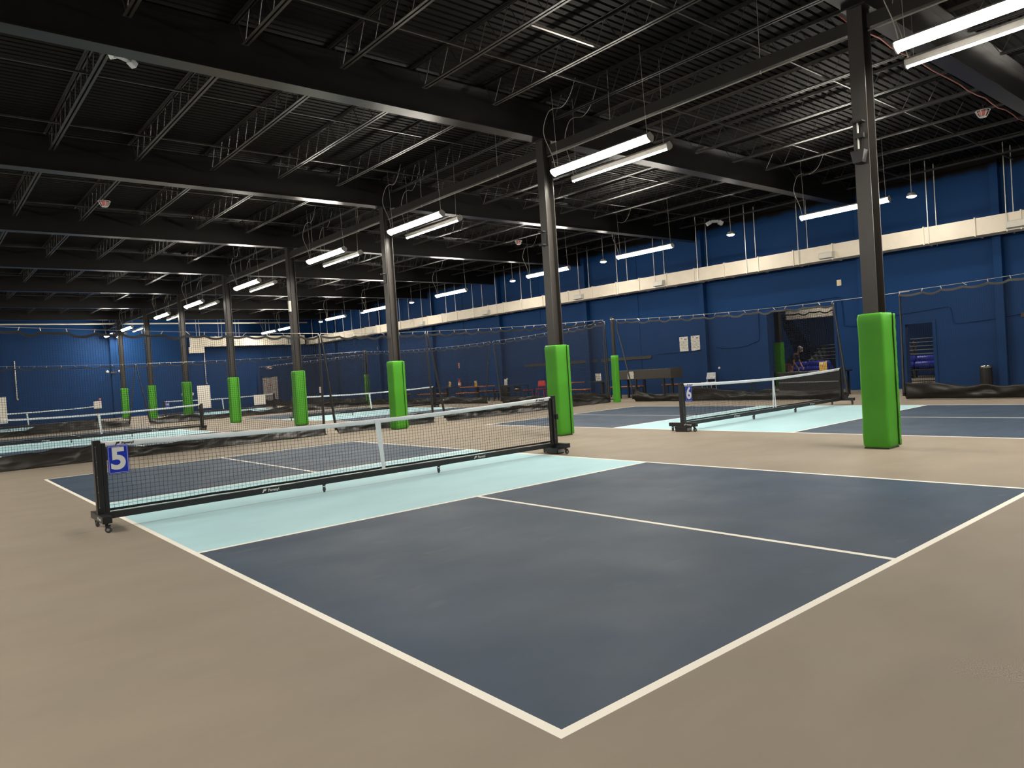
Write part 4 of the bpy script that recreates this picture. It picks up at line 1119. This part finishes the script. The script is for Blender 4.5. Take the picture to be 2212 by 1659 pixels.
# bending person
def skin_obj(name, pts, edges, radii, m, parent, root=0):
    me = bpy.data.meshes.new(name); me.from_pydata(pts, edges, []); me.materials.append(m)
    o = bpy.data.objects.new(name, me); COL.objects.link(o); o.parent = parent
    md = o.modifiers.new('skin', 'SKIN')
    lay = me.skin_vertices[0] if me.skin_vertices else me.attributes and None
    for i, r in enumerate(radii): me.skin_vertices[0].data[i].radius = (r, r) if not isinstance(r, tuple) else r
    me.skin_vertices[0].data[root].use_root = True
    md.use_smooth_shade = True
    s = o.modifiers.new('sub', 'SUBSURF'); s.levels = 1; s.render_levels = 2
    return o
def person():
    t = thing('person', 'person in dark navy shirt and grey cap bending forward behind the wide doorway', 'person', (26.9, 13.75, 0), 0)
    # local: +(-Y) is the direction the figure bends towards
    J = {'pel': (0, .10, .86), 'waist': (0, .02, 1.0), 'chest': (0, -.16, 1.20), 'neck': (0, -.30, 1.36), 'headb': (0, -.36, 1.43), 'head': (0, -.41, 1.50), 'crown': (0, -.45, 1.58),
         'shl': (-.17, -.20, 1.25), 'ell': (-.22, -.24, .97), 'wrl': (-.17, -.36, .78), 'hal': (-.16, -.39, .70), 'shr': (.17, -.20, 1.25), 'elr': (.23, -.26, .97), 'wrr': (.18, -.38, .80), 'har': (.17, -.42, .72),
         'hpl': (-.09, .10, .84), 'knl': (-.10, .0, .46), 'anl': (-.10, .07, .09), 'tol': (-.11, -.10, .04), 'hpr': (.09, .10, .84), 'knr': (.11, .04, .46), 'anr': (.11, .12, .09), 'tor': (.12, -.05, .04)}
    R = dict(pel=.13, waist=.115, chest=.13, neck=.05, headb=.06, head=.088, crown=.06, shl=.062, ell=.042, wrl=.03, hal=.032, shr=.062, elr=.042, wrr=.03, har=.032, hpl=.085, knl=.056, anl=.037, tol=.034, hpr=.085, knr=.056, anr=.037, tor=.034)
    E = [('pel', 'waist'), ('waist', 'chest'), ('chest', 'neck'), ('neck', 'headb'), ('headb', 'head'), ('head', 'crown'), ('chest', 'shl'), ('shl', 'ell'), ('ell', 'wrl'), ('wrl', 'hal'), ('chest', 'shr'), ('shr', 'elr'), ('elr', 'wrr'), ('wrr', 'har'),
         ('pel', 'hpl'), ('hpl', 'knl'), ('knl', 'anl'), ('anl', 'tol'), ('pel', 'hpr'), ('hpr', 'knr'), ('knr', 'anr'), ('anr', 'tor')]
    # fingers: five short chains per hand
    for s, h in (('l', 'hal'), ('r', 'har')):
        hx, hy, hz = J[h]
        for k, (dx, dy, ln) in enumerate(((-.03, .0, .07), (-.012, -.012, .085), (.008, -.014, .085), (.026, -.008, .07), (.036 if s == 'l' else -.036, -.03, .05))):
            n1, n2 = 'f%s%da' % (s, k), 'f%s%db' % (s, k)
            up_ = .03 if k == 4 else 0
            J[n1] = (hx+dx, hy+dy, hz-.035+up_); J[n2] = (hx+dx*1.1, hy+dy-.02, hz-.035-ln*.6+up_)
            R[n1] = .0095; R[n2] = .008; E += [(h, n1), (n1, n2)]
    names = list(J); ix = {n: i for i, n in enumerate(names)}
    skin_obj('body', [J[n] for n in names], [(ix[a], ix[b]) for a, b in E], [R[n] for n in names], M['skin'], t, 0)
    def sub(name, keys, edges, grow, m):
        ii = {n: i for i, n in enumerate(keys)}
        skin_obj(name, [J[n] for n in keys], [(ii[a], ii[b]) for a, b in edges], [R[n]+grow for n in keys], m, t, 0)
    J['sl'] = tuple((Vector(J['shl'])*.35+Vector(J['ell'])*.65)); R['sl'] = .052
    J['sr'] = tuple((Vector(J['shr'])*.35+Vector(J['elr'])*.65)); R['sr'] = .052
    J['ncol'] = tuple((Vector(J['chest'])*.3+Vector(J['neck'])*.7)); R['ncol'] = .065
    sub('shirt', ['waist', 'chest', 'ncol', 'shl', 'sl', 'shr', 'sr', 'pel'], [('pel', 'waist'), ('waist', 'chest'), ('chest', 'ncol'), ('chest', 'shl'), ('shl', 'sl'), ('chest', 'shr'), ('shr', 'sr')], .018, M['navycloth'])
    J['tl'] = tuple((Vector(J['knl'])*.75+Vector(J['anl'])*.25)); R['tl'] = .056
    J['tr'] = tuple((Vector(J['knr'])*.75+Vector(J['anr'])*.25)); R['tr'] = .056
    sub('trousers', ['pel', 'hpl', 'knl', 'tl', 'hpr', 'knr', 'tr'], [('pel', 'hpl'), ('hpl', 'knl'), ('knl', 'tl'), ('pel', 'hpr'), ('hpr', 'knr'), ('knr', 'tr')], .012, M['pinkcloth'])
    b = MB(); b.M = Matrix.Translation((0, -.425, 1.545)) @ Matrix.Rotation(.7, 4, 'X')
    b.lathe([(.105, -.02), (.106, .0), (.098, .05), (.065, .085), (.01, .095)], n=18)
    b.grid(lambda u, v: ((u-.5)*.17, -.085-.085*v*math.sin(PI*(.15+.7*u)), -.012-.02*v), 8, 3)
    b.build('cap', M['greycloth'], t, smooth=True, solid=.004)
    b = MB(); b.M = Matrix.Translation((0, -.41, 1.50)) @ Matrix.Rotation(.9, 4, 'X')
    b.sphere((-.034, -.088, .012), .013, .009, .009, 8, 6); b.sphere((.034, -.088, .012), .013, .009, .009, 8, 6)
    b.sphere((0, -.10, -.018), .014, .02, .022, 8, 6); b.sphere((0, -.088, -.056), .026, .010, .007, 8, 6)
    for s in (-1, 1): b.sphere((s*.09, .0, -.01), .012, .02, .032, 8, 6)
    b.build('face', M['skin'], t, smooth=True)
person()
t = thing('duffel_bag', 'dark bag slumped on the floor in front of the bending person', 'bag', (26.85, 14.45, 0))
b = MB(); b.grid(lambda u, v: (.2*math.cos(2*PI*u)*math.sin(PI*(.05+.9*v))*(1+.2*noise.noise(Vector((u*5, v*4, 3)))), .35*math.sin(2*PI*u)*math.sin(PI*(.05+.9*v)), .32-.32*math.cos(PI*v)), 20, 10, closed_u=True); b.build('body', M['binblack'], t, smooth=True)
b = MB(); b.tube([(0, -.2, .6), (0, -.12, .72), (0, .12, .72), (0, .2, .6)], .014, 6); b.build('handle', M['pinkcloth'], t, smooth=True)

# ------------------------------------------------------------------ world and view
w = bpy.data.worlds.new('world'); sc.world = w; w.use_nodes = True
w.node_tree.nodes['Background'].inputs[0].default_value = (0, 0, 0, 1)
w.node_tree.nodes['Background'].inputs[1].default_value = 0
sc.view_settings.view_transform = 'Standard'; sc.view_settings.look = 'None'; sc.view_settings.gamma = 1; sc.view_settings.use_curve_mapping = False
sc.view_settings.exposure = 0
cy = sc.cycles
cy.max_bounces = 8; cy.diffuse_bounces = 5; cy.glossy_bounces = 3; cy.use_denoising = True
try: cy.use_light_tree = True
except Exception: pass
cy.sample_clamp_indirect = 6
